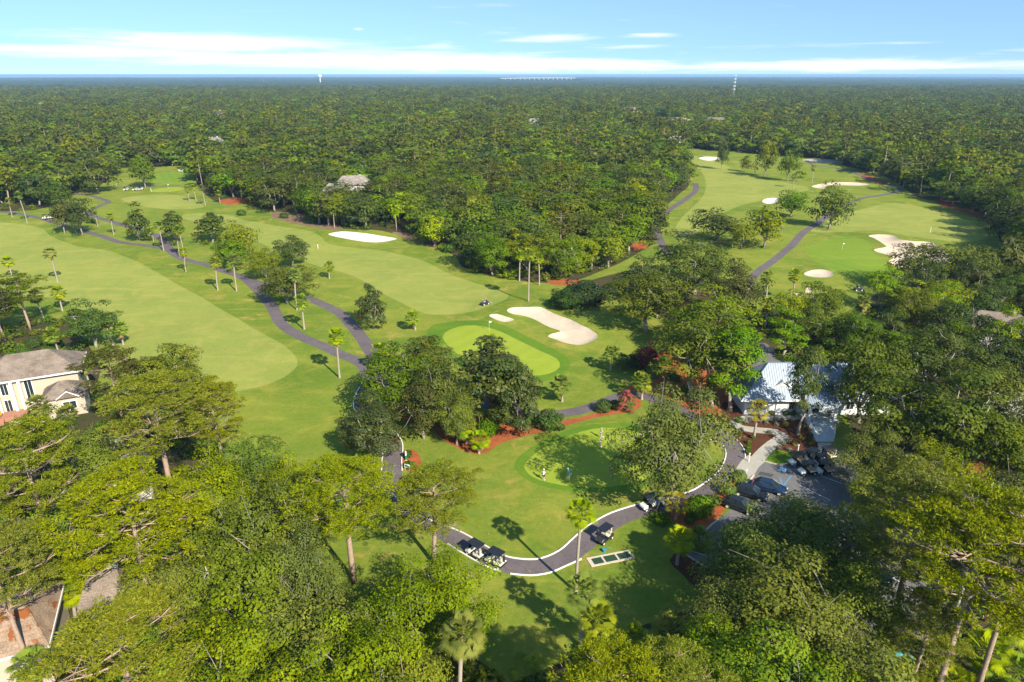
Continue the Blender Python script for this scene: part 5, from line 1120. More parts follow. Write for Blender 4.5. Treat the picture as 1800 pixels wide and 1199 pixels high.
small_house(335, 1140, 8, 7, 4.5, 2.2, R(15), 'grey_wall', 'shingle_grey', 'grey roof glimpsed between treetops at the bottom edge')
small_house(1570, 275, 12, 9, 5, 3, R(-30), 'grey_wall', 'shingle_grey', 'grey-roofed house hidden in the wood right of the right fairway', False)
small_house(1758, 548, 12, 9, 4, 2.5, R(-25), 'grey_wall', 'shingle_brown', 'brown house deck glimpsed at the right edge')
# patio under the pines, bottom right
x, y, z = gp(1570, 1185); o = thing('patio_umbrella', 'open pale blue patio umbrella under the trees at lower right', 'umbrella', (*top_at(1578, 1138, 2.6), 0)); m = MB(); m.tube([(0, 0, 0), (0, 0, 2.5)], .03, 6); m.build('pole', 'white_paint', o); m = MB(); m.lathe([(1.5, 2.1), (.8, 2.4), (.05, 2.62)], n=8); m.build('canopy', 'teal_cloth', o)
# ------------------------------------------------------------------ golf carts
def wheel(par, x, y, r=.23, wd=.2):
    m = MB(); m.lathe([(r * .6, -wd / 2), (r * .94, -wd / 2), (r, -wd * .3), (r, wd * .3), (r * .94, wd / 2), (r * .6, wd / 2)], n=14, axis='y'); t = m.build('tyre', 'tyre', None, True)
    m = MB(); m.lathe([(r * .58, -wd * .53), (r * .5, -wd * .45), (r * .5, wd * .45), (r * .58, wd * .53)], n=12, axis='y'); h = m.build('rim', 'cart_white')
    wv = bpy.data.objects.new('wheel', None); C.objects.link(wv); wv.parent = par; wv.location = (x, y, r); wv.empty_display_size = .1
    t.parent = wv; h.parent = wv
def make_cart(body='cart_white', seat='seat_tan', low='cart_dark', bags=2):
    o = thing('golf_cart', 'golf cart', 'golf cart')
    m = MB(); m.prism([(-1.18, .30), (-.10, .28), (.05, .24), (.52, .24), (.60, .34), (-.02, .34), (-.06, .66), (-1.10, .68), (-1.2, .55)], -.56, .56); m.build('chassis', low, o, bevel=.02)
    m = MB(); m.prism([(.52, .30), (1.14, .30), (1.24, .46), (1.18, .62), (.86, .80), (.60, .88), (.52, .86)], -.54, .54); c = m.build('front_cowl', body, o, bevel=.05)
    for s in (-1, 1): m = MB(); m.box((1.17, s * .34, .56), (.06, .18, .09)); m.build('headlight', 'steel', c)
    m = MB(); m.prism([(-1.16, .56), (-.12, .50), (-.08, .68), (-1.12, .72)], -.585, .585); m.build('rear_body', body, o, bevel=.02)
    m = MB(); m.box((-.28, 0, .76), (.52, 1.05, .15)); m.build('seat', seat, o, bevel=.04); m = MB(); m.box((-.58, 0, 1.03), (.12, 1.05, .38)); m.build('backrest', seat, o, bevel=.04)
    m = MB(); m.prism([(-1.02, 1.80), (.82, 1.80), (.86, 1.84), (.70, 1.90), (-.86, 1.90), (-1.06, 1.84)], -.60, .60); m.build('canopy', 'canopy_black', o, bevel=.03)
    for x0_, x1_ in ((.66, .52), (-.72, -.84)):
        for s in (-1, 1): m = MB(); m.tube([(x0_, s * .52, .66 if x0_ < 0 else .84), (x1_, s * .53, 1.81)], .022, 5); m.build('post', 'black', o)
    m = MB(); m.add([(.66, -.50, .90), (.66, .50, .90), (.54, .50, 1.70), (.54, -.50, 1.70), (.67, -.50, .90), (.67, .50, .90), (.55, .50, 1.70), (.55, -.50, 1.70)], [(0, 1, 2, 3), (7, 6, 5, 4), (0, 4, 5, 1), (2, 6, 7, 3), (0, 3, 7, 4), (1, 5, 6, 2)]); m.build('windshield', 'clear', o)
    m = MB(); m.tube([(.55, .26, .75), (.30, .26, 1.02)], .02, 5); m.tube([(.30 + .17 * math.sin(t) * .7, .26 + .17 * math.cos(t), 1.02 + .17 * math.sin(t) * .7) for t in np.linspace(0, 6.283, 13)], .014, 4, False); m.build('steering_wheel', 'black', o)
    m = MB(); m.tube([(-.9, -.5, .7), (-1.0, -.5, 1.15), (-1.0, .5, 1.15), (-.9, .5, .7)], .022, 5); m.build('bag_rack', 'black', o)
    for s in ((-1, 1)[:bags]):
        m = MB(); m.lathe([(.13, 0), (.14, .3), (.13, .8), (.15, .86)], (-1.02, s * .25, .62), 10); b = m.build('golf_bag', 'cart_dark' if s < 0 else 'seat_beige', o)
        m = MB()
        for k_ in range(5): m.tube([(-1.02 + .06 * math.cos(k_ * 1.3), s * .25 + .06 * math.sin(k_ * 1.3), 1.3), (-1.04 + .1 * math.cos(k_ * 1.3), s * .25 + .1 * math.sin(k_ * 1.3), 1.78)], .014, 4)
        m.build('clubs', 'steel', b)
    for x_ in (.82, -.82):
        for s in (-1, 1): wheel(o, x_, s * .50)
    return o
def clear_b(t, out):
    g = t.n('ShaderNodeBsdfGlossy', inp={'Color': (.9, .95, 1, 1), 'Roughness': .05}); tr = t.n('ShaderNodeBsdfTransparent', inp={'Color': (.86, .9, .92, 1)}); fr = t.n('ShaderNodeFresnel', inp={0: 1.4}); mx = t.n('ShaderNodeMixShader', inp={0: fr.outputs[0], 1: tr.outputs[0], 2: g.outputs[0]}); t.link(mx.outputs[0], out.inputs[0])
mat('clear', clear_b)
cartA = make_cart(); cartB = make_cart(seat='seat_beige'); cartC = make_cart('cart_dark', 'seat_beige')
_first = {}
def cart(proto, px, py, to, label, group=None, s=1.0):
    x, y, z = gp(px, py); x2, y2, _ = gp(*to); a = math.atan2(y2 - y, x2 - x)
    o = proto if id(proto) not in _first else copy_tree(proto); _first[id(proto)] = 1
    o.location = (x, y, z + .012); o.rotation_euler = (0, 0, a); o.scale = (s, s, s); o['label'] = label
    if group: o['group'] = group
    return o
cart(cartB, 836, 977, (800, 955), 'black-roofed golf cart in front of the pair on the kerbed path', 'carts on the path')
cart(cartB, 871, 992, (836, 974), 'black-roofed golf cart at the rear of the pair on the kerbed path', 'carts on the path')
cart(cartC, 1062, 950, (1030, 975), 'golf cart alone on the path near the three-bay mat frame', 'carts on the path')
cart(cartB, 1141, 893, (1110, 903), 'golf cart with white front beside the oak trunk on the path', 'carts on the path')
cart(cartB, 1177, 886, (1152, 891), 'golf cart half hidden behind the oak trunk', 'carts on the path')
PG = 'carts parked outside the clubhouse'
for px, py, lb in [(1401, 817, 'leftmost'), (1424, 811, 'back middle'), (1453, 807, 'back right'), (1418, 833, 'front left'), (1441, 820, 'centre'), (1448, 832, 'front right')]:
    cart(cartA, px, py, (px - 14, py + 1.6), 'white-fronted golf cart parked by the clubhouse, %s of the cluster' % lb, PG)
cart(cartB, 222, 335, (190, 336), 'far golf cart, leftmost of three by the far left green', 'far carts')
cart(cartB, 238, 335, (200, 336), 'far golf cart, middle of three by the far left green', 'far carts')
cart(cartB, 248, 334.5, (210, 335), 'far golf cart, rightmost of three by the far left green', 'far carts')
cart(cartA, 79, 386, (60, 382), 'golf cart on the left cart path, left of a pair', 'carts on the left path'); cart(cartA, 89, 385, (70, 381), 'golf cart on the left cart path, right of a pair', 'carts on the left path')
# ------------------------------------------------------------------ ride-on machines with their drivers
def make_mower(name, label, px, py, to, rake=False, body='cart_navy'):
    x, y, z = gp(px, py); x2, y2, _ = gp(*to); o = thing(name, label, 'mower', (x, y, z + .01), math.atan2(y2 - y, x2 - x))
    m = MB(); m.prism([(-1.0, .35), (.9, .30), (1.1, .45), (1.0, .75), (.45, .85), (.3, .50), (-.2, .50), (-.3, .85), (-1.0, .85)], -.4, .4); m.build('body', body, o, bevel=.03)
    m = MB(); m.box((-.1, 0, .68), (.5, .5, .14)); m.build('seat', 'black', o); m = MB(); m.box((-.36, 0, .98), (.1, .5, .5)); m.build('backrest', 'black', o)
    m = MB(); m.tube([(.55, 0, .8), (.4, 0, 1.05)], .03, 5); m.tube([(.4 + .12 * math.sin(t), .18 * math.cos(t), 1.06 + .1 * math.sin(t)) for t in np.linspace(0, 6.28, 11)], .015, 4, False); m.build('steering_wheel', 'black', o)
    for x_, s in ((.75, -.5), (.75, .5), (-.7, -.5), (-.7, .5)): wheel(o, x_, s, .28, .24)
    if rake:
        m = MB(); m.tube([(-1.0, 0, .5), (-1.5, 0, .3), (-1.9, 0, .15)], .04, 5); m.build('hitch', 'steel', o); m = MB(); m.box((-1.95, -1.2, .14), (.16, 3.6, .14)); m.build('drag_bar', 'timber', o)
    else:
        for s in (-.75, 0, .75): m = MB(); m.lathe([(.16, -.36), (.18, -.3), (.18, .3), (.16, .36)], (1.25, s, .2), 10, 'y'); m.build('cutting_reel', 'cart_dark', o)
    return o
mw = make_mower('utility_vehicle', 'small navy utility vehicle dragging a bar on the middle fairway', 852, 536, (838, 541), True); mw2 = make_mower('riding_mower', 'dark riding mower on the green behind the clubhouse', 1508, 511, (1530, 511))
# ------------------------------------------------------------------ cars under the oaks
def make_car(px, py, to, label, paint):
    x, y, z = gp(px, py); x2, y2, _ = gp(*to); o = thing('parked_car', label, 'car', (x, y, z + .012), math.atan2(y2 - y, x2 - x), 'cars in the parking lot')
    bm = bmesh.new(); prof = [(-2.2, .35, .80), (-2.22, .75, .84), (-1.95, .98, .84), (-1.0, 1.0, .88), (.9, .98, .88), (1.9, .82, .82), (2.18, .62, .74), (2.2, .35, .74)]
    rings = []
    for x_, zt, hw in prof:
        rings.append([bm.verts.new((x_, s * hw * k, zz)) for s, k, zz in ((-1, .92, .28), (-1, 1, .5), (-1, .97, zt - .08), (-1, .8, zt), (1, .8, zt), (1, .97, zt - .08), (1, 1, .5), (1, .92, .28))])
    for a, b in zip(rings, rings[1:]):
        for k_ in range(8): bm.faces.new((a[k_], a[(k_ + 1) % 8], b[(k_ + 1) % 8], b[k_]))
    bm.faces.new(rings[0][::-1]); bm.faces.new(rings[-1]); bmesh.ops.recalc_face_normals(bm, faces=bm.faces)
    me = bpy.data.meshes.new('body'); bm.to_mesh(me); bm.free(); me.materials.append(MATS[paint]); me.polygons.foreach_set('use_smooth', [True] * len(me.polygons)); link('body', me, o)
    m = MB(); base = [(-1.75, .97, .74), (1.05, .97, .76)]; v = [(-1.8, -.74, .95), (1.15, -.76, .93), (1.15, .76, .93), (-1.8, .74, .95), (-1.25, -.58, 1.42), (.25, -.6, 1.45), (.25, .6, 1.45), (-1.25, .58, 1.42)]
    m.add(v, [(0, 1, 5, 4), (1, 2, 6, 5), (2, 3, 7, 6), (3, 0, 4, 7)]); gl = m.build('windows', 'glass', o)
    m = MB(); m.add([(v[i][0], v[i][1], v[i][2] + .005) for i in (4, 5, 6, 7)] + [(v[i][0], v[i][1], v[i][2] + .05) for i in (4, 5, 6, 7)], [(3, 2, 1, 0), (4, 5, 6, 7), (0, 1, 5, 4), (1, 2, 6, 5), (2, 3, 7, 6), (3, 0, 4, 7)]); m.build('roof', paint, o, bevel=.02)
    m = MB()
    for s in (-1, 1):
        for i, j in ((0, 4), (1, 5)): m.tube([(v[i][0], s * abs(v[i][1]), v[i][2]), (v[j][0], s * abs(v[j][1]), v[j][2] + .02)], .045, 4)
        m.tube([(-.4, s * .76, .94), (-.45, s * .60, 1.44)], .04, 4)
    m.build('pillars', paint, o)
    for s in (-1, 1):
        m = MB(); m.box((-2.2, s * .6, .78), (.06, .36, .14)); m.build('tail_light', 'tail_red', o); m = MB(); m.box((2.14, s * .55, .62), (.1, .34, .12)); m.build('headlight', 'cart_white', o)
        m = MB(); m.box((.85, s * .98, 1.0), (.14, .16, .1)); m.build('mirror', paint, o)
    for x_ in (1.35, -1.35):
        for s in (-1, 1): wheel(o, x_, s * .8, .32, .22)
make_car(1318, 872, (1348, 881), 'black parked car beside the clipped shrub under the oak', 'car_black'); make_car(1352, 862, (1385, 871), 'dark blue parked car right of the black car', 'car_blue'); make_car(1300, 895, (1330, 906), 'black car under the oak, nearest the straw bed', 'car_black')
make_car(1530, 1010, (1560, 1025), 'bright blue car glimpsed through the parking lot oaks', 'car_blue'); make_car(1515, 910, (1545, 920), 'silver car glimpsed beneath the tall pine', 'car_silver'); make_car(1690, 1070, (1660, 1055), 'dark car in shade at lower right', 'car_black')
# ------------------------------------------------------------------ golfers
def skin_mesh(name, nodes, edges_, mm, sub=1):
    me = bpy.data.meshes.new(name); keys = list(nodes); me.from_pydata([nodes[k_][0] for k_ in keys], [(keys.index(a), keys.index(b)) for a, b in edges_], [])
    ob = bpy.data.objects.new(name, me); C.objects.link(ob); ob.modifiers.new('s', 'SKIN'); sv_ = me.skin_vertices[0].data
    for i, k_ in enumerate(keys): r_ = nodes[k_][1]; sv_[i].radius = (r_, r_) if not hasattr(r_, '__len__') else r_
    sv_[0].use_root = True; md = ob.modifiers.new('u', 'SUBSURF'); md.levels = sub; md.render_levels = sub
    dg = bpy.context.evaluated_depsgraph_get(); out = bpy.data.meshes.new_from_object(ob.evaluated_get(dg)); out.name = name; bpy.data.objects.remove(ob); bpy.data.meshes.remove(me)
    out.materials.clear(); out.materials.append(MATS[mm]); out.polygons.foreach_set('use_smooth', [True] * len(out.polygons)); return out
def person(x, y, z, face, label, shirt, shorts, hat, pose='stand', sit=False):
    o = thing('person', label, 'person', (x, y, z), face)
    b = .16 if pose == 'putt' else 0.0                     # forward bend (faces +x)
    P = {}
    P['pel'] = ((-b * .4, 0, .94), (.15, .12)); P['wai'] = ((-b * .2, 0, 1.08), (.14, .105)); P['che'] = ((b * .5, 0, 1.30), (.17, .115)); P['nk'] = ((b * 1.1, 0, 1.46), .06); P['hd'] = ((b * 1.5 + .02, 0, 1.58), (.082, .095)); P['tp'] = ((b * 1.7 + .01, 0, 1.70), (.07, .085))
    E_ = [('pel', 'wai'), ('wai', 'che'), ('che', 'nk'), ('nk', 'hd'), ('hd', 'tp')]
    for s, n_ in ((1, 'l'), (-1, 'r')):
        if sit:
            P['hp' + n_] = ((.05, s * .10, .92), .10); P['kn' + n_] = ((.42, s * .13, .90), .065); P['an' + n_] = ((.46, s * .13, .50), .045); P['to' + n_] = ((.62, s * .13, .46), .035)
            P['el' + n_] = ((.18, s * .27, 1.12), .042); P['wr' + n_] = ((.42, s * .16, 1.14), .032)
        else:
            st = .04 * s if pose != 'walk' else .16 * s
            P['hp' + n_] = ((-b * .4, s * .095, .88), .095); P['kn' + n_] = ((.03 + st * .5, s * .11, .50), .062); P['an' + n_] = ((st, s * .12, .09), .042); P['to' + n_] = ((st + .17, s * .135, .04), .032)
            if pose == 'putt': P['el' + n_] = ((b + .10, s * .20, 1.06), .042); P['wr' + n_] = ((b + .24, s * .045, .88), .032)
            else: P['el' + n_] = ((-.02 if s > 0 else .04, s * .27, 1.13), .042); P['wr' + n_] = ((.10, s * .25, .92) if s > 0 else (.26, s * .16, 1.02), .032)
        P['sh' + n_] = ((b * .7, s * .185, 1.36), .06); w_ = np.array(P['wr' + n_][0]); e_ = np.array(P['el' + n_][0]); dv = (w_ - e_) / np.linalg.norm(w_ - e_); P['pa' + n_] = (tuple(w_ + dv * .07), .036)
        E_ += [('pel', 'hp' + n_), ('hp' + n_, 'kn' + n_), ('kn' + n_, 'an' + n_), ('an' + n_, 'to' + n_), ('che', 'sh' + n_), ('sh' + n_, 'el' + n_), ('el' + n_, 'wr' + n_), ('wr' + n_, 'pa' + n_)]
    body = skin_mesh('body', P, E_, 'skin'); bmf = MB()
    for n_, s in (('l', 1), ('r', -1)):                      # fingers rooted in the palms
        p_ = np.array(P['pa' + n_][0]); w_ = np.array(P['wr' + n_][0]); dv = (p_ - w_) / np.linalg.norm(p_ - w_); sd = np.cross(dv, [0, 0, 1.]) if abs(dv[2]) < .9 else np.array([0, 1., 0]); sd /= np.linalg.norm(sd); bend = np.cross(sd, dv)
        for k_, L in enumerate((.070, .082, .078, .06)):
            q = p_ + sd * (k_ - 1.5) * .019; bmf.tube([q, q + dv * L * .55, q + dv * L * .9 - bend * L * .35], [.0095, .009, .007], 5)
        q = p_ - dv * .03 + sd * .035; bmf.tube([q, q + sd * .025 + dv * .025, q + sd * .03 + dv * .055], [.011, .010, .008], 5)
    fm = bmf.mesh('fingers', 'skin', True); bm = bmesh.new(); bm.from_mesh(body); bm.from_mesh(fm); bm.to_mesh(body); bm.free(); bo = link('body', body, o); body.polygons.foreach_set('use_smooth', [True] * len(body.polygons))
    hx, hz_ = P['hd'][0][0], P['hd'][0][2]
    m = MB(); m.tube([(hx + .085, 0, hz_ + .03), (hx + .118, 0, hz_ - .01), (hx + .09, 0, hz_ - .025)], [.012, .017, .012], 5); m.build('nose', 'skin', bo)
    for s in (-1, 1): m = MB(); m.lathe([(.004, -.008), (.013, 0), (.004, .008)], (hx + .088, s * .034, hz_ + .035), 6); m.build('eye', 'black', bo); m = MB(); m.lathe([(.008, -.03), (.016, 0), (.008, .03)], (hx, s * .088, hz_ + .01), 6); m.build('ear', 'skin', bo)
    m = MB(); m.box((hx + .093, 0, hz_ - .045), (.01, .045, .008)); m.build('mouth', 'brick_red', bo)
    def grow(ks, ed, f, nm_, mm):
        N = {k_: (P[k_][0], tuple(v + f for v in P[k_][1]) if hasattr(P[k_][1], '__len__') else P[k_][1] + f) for k_ in ks}; link(nm_, skin_mesh(nm_, N, ed, mm), o)
    def mid(a, b_, t): A, B_ = np.array(P[a][0]), np.array(P[b_][0]); return tuple(A + (B_ - A) * t)
    for n_ in 'lr': P['se' + n_] = (mid('sh' + n_, 'el' + n_, .8), .055); P['hm' + n_] = (mid('hp' + n_, 'kn' + n_, .82), .075)
    grow(['wai', 'che', 'shl', 'shr', 'sel', 'ser', 'pel'], [('wai', 'che'), ('che', 'shl'), ('che', 'shr'), ('shl', 'sel'), ('shr', 'ser'), ('wai', 'pel')], .022, 'shirt', shirt)
    grow(['pel', 'hpl', 'hpr', 'hml', 'hmr'], [('pel', 'hpl'), ('pel', 'hpr'), ('hpl', 'hml'), ('hpr', 'hmr')], .03, 'shorts', shorts)
    for n_ in 'lr':
        a, t = np.array(P['an' + n_][0]), np.array(P['to' + n_][0]); m = MB(); m.tube([a + [-.05, 0, -.03], a + [.04, 0, -.03], t + [.02, 0, -.0], t + [.06, 0, -.01]], [.045, .055, .042, .02], 6); m.build('shoe', 'cart_white', o, True)
    tx, tz = P['tp'][0][0], P['tp'][0][2]
    m = MB(); m.lathe([(.112, -.05), (.115, 0), (.10, .06), (.05, .10), (.01, .11)], (tx, 0, tz), 10); m.prism([(tx + .05, tz - .05), (tx + .20, tz - .06), (tx + .20, tz - .045), (tx + .05, tz - .02)], -.08, .08); m.build('cap', hat, o, True)
    m = MB(); m.lathe([(.06, -.10), (.098, -.06), (.10, -.01), (.09, .02)], (tx - .02, 0, tz), 10); m.build('hair', 'hair', o, True)
    return o
def putter(x, y, z, face, label, lean=.25):
    o = thing('putter', label, 'golf club', (x, y, z), face); m = MB(); m.tube([(lean, 0, .03), (0, 0, .92)], .012, 5); m.build('shaft', 'steel', o); m = MB(); m.tube([(.03, 0, .80), (-.02, 0, 1.0)], .02, 6); m.build('grip', 'black', o); m = MB(); m.box((lean + .02, 0, .025), (.10, .04, .03)); m.build('club_head', 'steel', o)
for px, py, fa, sh, so, ht, ps, lb, cl in [
    (955.5, 844, 60, 'shirt_white', 'shorts_navy', 'cart_white', 'stand', 'golfer in white shirt, navy shorts and white hat at the left of the putting green', 'putter held by the golfer in white and navy'),
    (1001, 843, 160, 'shirt_teal', 'shorts_white', 'shirt_teal', 'putt', 'golfer in teal shirt and white shorts on the sunny side of the putting green', 'putter held by the golfer in teal'),
    (1074.5, 838, 170, 'shirt_gold', 'shorts_pink', 'cart_white', 'putt', 'golfer in tan-gold shirt in the shade of the putting green', 'putter held by the golfer in tan-gold'),
    (1055.5, 786, 10, 'shirt_lime', 'shorts_white', 'cart_white', 'putt', 'golfer in lime shirt bending at the back of the putting green', 'putter held by the golfer in lime'),
    (1056.5, 770, 20, 'shirt_white', 'shorts_khaki', 'shorts_pink', 'walk', 'golfer in white shirt furthest back on the putting green', 'putter held by the golfer furthest back')]:
    x, y, z = gp(px, py); person(x, y, z, R(fa), lb, sh, so, ht, ps); a = R(fa)
    ox, oy = (.40, 0) if ps == 'putt' else (.30, -.17); putter(x + ox * math.cos(a) - oy * math.sin(a), y + ox * math.sin(a) + oy * math.cos(a), z, a, cl, .12)
x, y, z = gp(299, 336); person(x, y, z, R(200), 'far golfer in red on the far left green', 'shirt_red', 'shorts_navy', 'shirt_red'); x, y, z = gp(266, 337); person(x, y, z, R(20), 'far golfer in white at the left of the far left green', 'shirt_white', 'shorts_white', 'cart_white')
def rider(mach, lb, sh):
    a = mach.rotation_euler[2]; person(mach.location[0] - .1 * math.cos(a), mach.location[1] - .1 * math.sin(a), mach.location[2] - .12, a, lb, sh, 'shorts_khaki', 'blue_plastic', sit=True)
rider(mw, 'driver with blue cap seated on the small utility vehicle', 'shirt_red'); rider(mw2, 'driver seated on the dark riding mower', 'shorts_navy')
m = MB(); BALL = MB().lathe([(.004, -.021), (.015, -.015), (.0213, 0), (.015, .015), (.004, .021)], n=10).mesh('golf_ball', 'cart_white', True)
for px, py, lb in [(1000, 812.5, 'golf ball up the green from the golfer in teal'), (981, 831.5, 'golf ball between the golfer in navy shorts and the one in teal'), (1064, 777, 'golf ball beside the golfer in lime'), (1070, 828, 'golf ball beside the golfer in tan-gold'), (807, 520, 'golf ball on the middle fairway near the utility vehicle')]:
    x, y, z = gp(px, py); o = link('golf_ball', BALL); o.location = (x, y, z + .022); tag(o, lb, 'golf ball', 'golf balls on the grass')
# ------------------------------------------------------------------ small things on the grass
c4 = [np.array(gp(*p)) for p in ((1030, 982), (1103, 968), (1115.5, 982), (1040, 997))]; o0 = c4[3]; ex = c4[2] - c4[3]; ey = c4[0] - c4[3]
mf = thing('mat_frame', 'timber frame holding three dark turf mats on the lawn by the path', 'practice mat', tuple(o0))
Lx, Ly = np.hypot(*ex[:2]), np.hypot(*ey[:2]); ux, uy = ex / Lx, ey / Ly
def beam(u0, u1, v0, v1, h, nm_, mm, z0=0.0):
    m = MB(); p = [(ux * a + uy * b) for a, b in ((u0, v0), (u1, v0), (u1, v1), (u0, v1))]; m.add([(q[0], q[1], z0 + q[2] - .03) for q in p] + [(q[0], q[1], z0 + q[2] + h) for q in p], [(3, 2, 1, 0), (4, 5, 6, 7), (0, 1, 5, 4), (1, 2, 6, 5), (2, 3, 7, 6), (3, 0, 4, 7)]); m.build(nm_, mm, mf)
for v in (0, Ly - .22): beam(0, Lx, v, v + .22, .10, 'beam', 'timber')
for i in range(4): u = (Lx - .22) * i / 3; beam(u, u + (.22 if i else .45), .22, Ly - .22, .095, 'beam', 'timber')
for i in range(3): beam((Lx - .22) * i / 3 + (.24 if i else .47), (Lx - .22) * (i + 1) / 3 - .02, .24, Ly - .24, .05, 'turf_mat', 'mat_green')
x, y, z = gp(1062, 970); o = thing('divot_bucket', 'blue bucket with handle beside the mat frame', 'bucket', (x, y, z)); m = MB(); m.lathe([(.16, 0), (.22, .34), (.24, .36)], n=12); m.build('bucket', 'blue_plastic', o); m = MB(); m.tube([(.22, 0, .34), (.5, .2, .42), (.9, .35, .3)], .03, 5); m.build('handle', 'blue_plastic', o)
x, y, z = gp(1055, 974); o = thing('range_rod', 'blue rod lying on the grass beside the mat frame', 'rod', (x, y, z + .02)); m = MB(); m.tube([(-.7, -.1, .02), (.6, .2, .02)], .025, 5); m.build('rod', 'sign_green', o)
def post(px, py, h, label, mm='white_paint', nm_='bollard_light'):
    x, y, z = gp(px, py); o = thing(nm_, label, 'bollard', (x, y, z - .02)); m = MB(); m.lathe([(.08, 0), (.075, h * .8), (.07, h * .84)], n=10); m.build('post', mm, o); m = MB(); m.lathe([(.06, h * .84), (.12, h * .9), (.12, h * .96), (.05, h)], n=10); m.build('lamp_head', 'white_paint', o)
post(1316, 811, 1.4, 'white bollard light left of the winding concrete walk'); post(1402, 795, 1.3, 'white bollard light right of the small lawn'); post(1311, 838, 1.2, 'white bollard light at the foot of the concrete walk')
for px, py, h, lb in [(559, 437, 1.4, 'white marker post on the middle fairway'), (1635, 409, 1.8, 'white marker post on the right fairway'), (1680, 405, .6, 'small white tee marker at the far side of the right fairway')]: post(px, py, h, lb, nm_='marker_post')
x, y, z = gp(1269, 804); o = thing('path_lamp', 'black path lamp on the grass beside the putting green kerb', 'lamp', (x, y, z)); m = MB(); m.tube([(0, 0, 0), (0, 0, 1.1)], .03, 6); m.build('pole', 'black', o); m = MB(); m.lathe([(.02, 1.1), (.14, 1.12), (.02, 1.22)], n=10); m.build('lamp_head', 'black', o)
x, y, z = gp(716, 826); o = thing('sign', 'small white and green sign in the bed beside the kerbed path', 'sign', (x, y, z), R(-20)); m = MB(); m.box((0, 0, .62), (.85, .06, .55)); m.build('board', 'white_paint', o); m = MB(); m.box((-.14, -.035, .66), (.42, .02, .36)); m.box((.26, -.035, .60), (.22, .02, .2)); m.build('panel', 'sign_green', o)
for s in (-.35, .35): m = MB(); m.box((s, 0, .2), (.07, .05, .45)); m.build('leg', 'white_paint', o)
x, y, z = gp(714, 809); o = thing('marker_post', 'slim white and green post in the sign bed', 'post', (x, y, z)); m = MB(); m.box((0, 0, .75), (.18, .18, 1.5)); m.build('post', 'white_paint', o); m = MB(); m.box((0, 0, .45), (.22, .22, .7)); m.build('sleeve', 'sign_green', o)
for px, py, lb in [(860, 582, 'flagstick on the green behind the big magnolia'), (1480, 440, 'flagstick on the right-hand green'), (296, 332, 'flagstick on the far left green')]:
    x, y, z = gp(px, py); o = thing('flagstick', lb, 'flag', (x, y, z)); m = MB(); m.tube([(0, 0, 0), (0, 0, 2.3)], .02, 5); m.build('pole', 'white_paint', o); m = MB(); m.add([(.02, 0, 2.28), (.5, .06, 2.2), (.48, .02, 1.98), (.02, 0, 1.92), (.02, .012, 2.28), (.5, .072, 2.2), (.48, .032, 1.98), (.02, .012, 1.92)], [(0, 1, 2, 3), (7, 6, 5, 4), (0, 4, 5, 1), (1, 5, 6, 2), (2, 6, 7, 3), (3, 7, 4, 0)]); m.build('flag', 'shirt_white', o)
# ------------------------------------------------------------------ landmarks along the horizon
def along(px, dist): u = (px - 900) / FPX; k_ = dist / math.sqrt(1.152 + u * u); a = math.atan2(u, 1.073); return dist * math.sin(a), dist * math.cos(a)
x, y = along(1293, 1500); tw = thing('cell_tower', 'tall lattice phone mast rising above the far woods', 'tower', (x, y, 0))
for a in range(3):
    t = a * 2.094; m = MB(); m.tube([(2.6 * math.cos(t), 2.6 * math.sin(t), 0), (.7 * math.cos(t), .7 * math.sin(t), 52)], .18, 5); m.build('leg', 'steel', tw)
m = MB()
for i in range(18):
    z0_, z1_ = i * 2.9, (i + 1) * 2.9; ra, rb = 2.6 - 1.9 * z0_ / 52, 2.6 - 1.9 * z1_ / 52
    for a in range(3): t, t2 = a * 2.094, (a + 1) * 2.094; m.tube([(ra * math.cos(t), ra * math.sin(t), z0_), (rb * math.cos(t2), rb * math.sin(t2), z1_)], .10, 4)
m.build('bracing', 'steel', tw)
for z_ in (50, 44, 38, 31, 25):
    for a in range(3): t = a * 2.094 + .5; m = MB(); m.box((2.3 * math.cos(t), 2.3 * math.sin(t), z_), (1.6, .5, 2.6), t + 1.57); m.build('antenna_panel', 'white_wall', tw)
x, y = along(562, 4200); wt_ = thing('water_tower', 'white water tower on the left horizon', 'tower', (x, y, 0)); m = MB(); m.lathe([(4, 0), (2.6, 6), (2.4, 30), (4, 35)], n=16); m.build('stem', 'white_paint', wt_, True); m = MB(); m.lathe([(4, 35), (9, 39), (10.5, 43), (9, 48), (4, 51), (.5, 52)], n=20); m.build('tank', 'white_paint', wt_, True)
x, y = along(462, 3800); tw = thing('radio_mast', 'thin radio mast on the left horizon', 'tower', (x, y, 0)); m = MB(); m.tube([(0, 0, 0), (0, 0, 53)], .7, 5); m.build('mast', 'steel', tw)
A_, B_ = along(880, 6200), along(1012, 6600); br = thing('road_bridge', 'long pale road bridge over the far water', 'bridge', (0, 0, 0)); m = MB(); n = 16; L_ = [np.array(A_) + (np.array(B_) - np.array(A_)) * i / n for i in range(n + 1)]; hz_ = [17 + 5.5 * math.sin(math.pi * (.15 + .6 * i / n)) for i in range(n + 1)]
for i in range(n):
    p, q = L_[i], L_[i + 1]; m.add([(p[0], p[1], hz_[i]), (q[0], q[1], hz_[i + 1]), (q[0], q[1] + 12, hz_[i + 1]), (p[0], p[1] + 12, hz_[i]), (p[0], p[1], hz_[i] + 4), (q[0], q[1], hz_[i + 1] + 4), (q[0], q[1] + 12, hz_[i + 1] + 4), (p[0], p[1] + 12, hz_[i] + 4)], [(3, 2, 1, 0), (4, 5, 6, 7), (0, 1, 5, 4), (2, 3, 7, 6)])
m.build('deck', 'white_wall', br)
for i in range(1, n): m = MB(); m.box((L_[i][0], L_[i][1] + 6, hz_[i] / 2), (4, 8, hz_[i])); m.build('pier', 'white_wall', br)
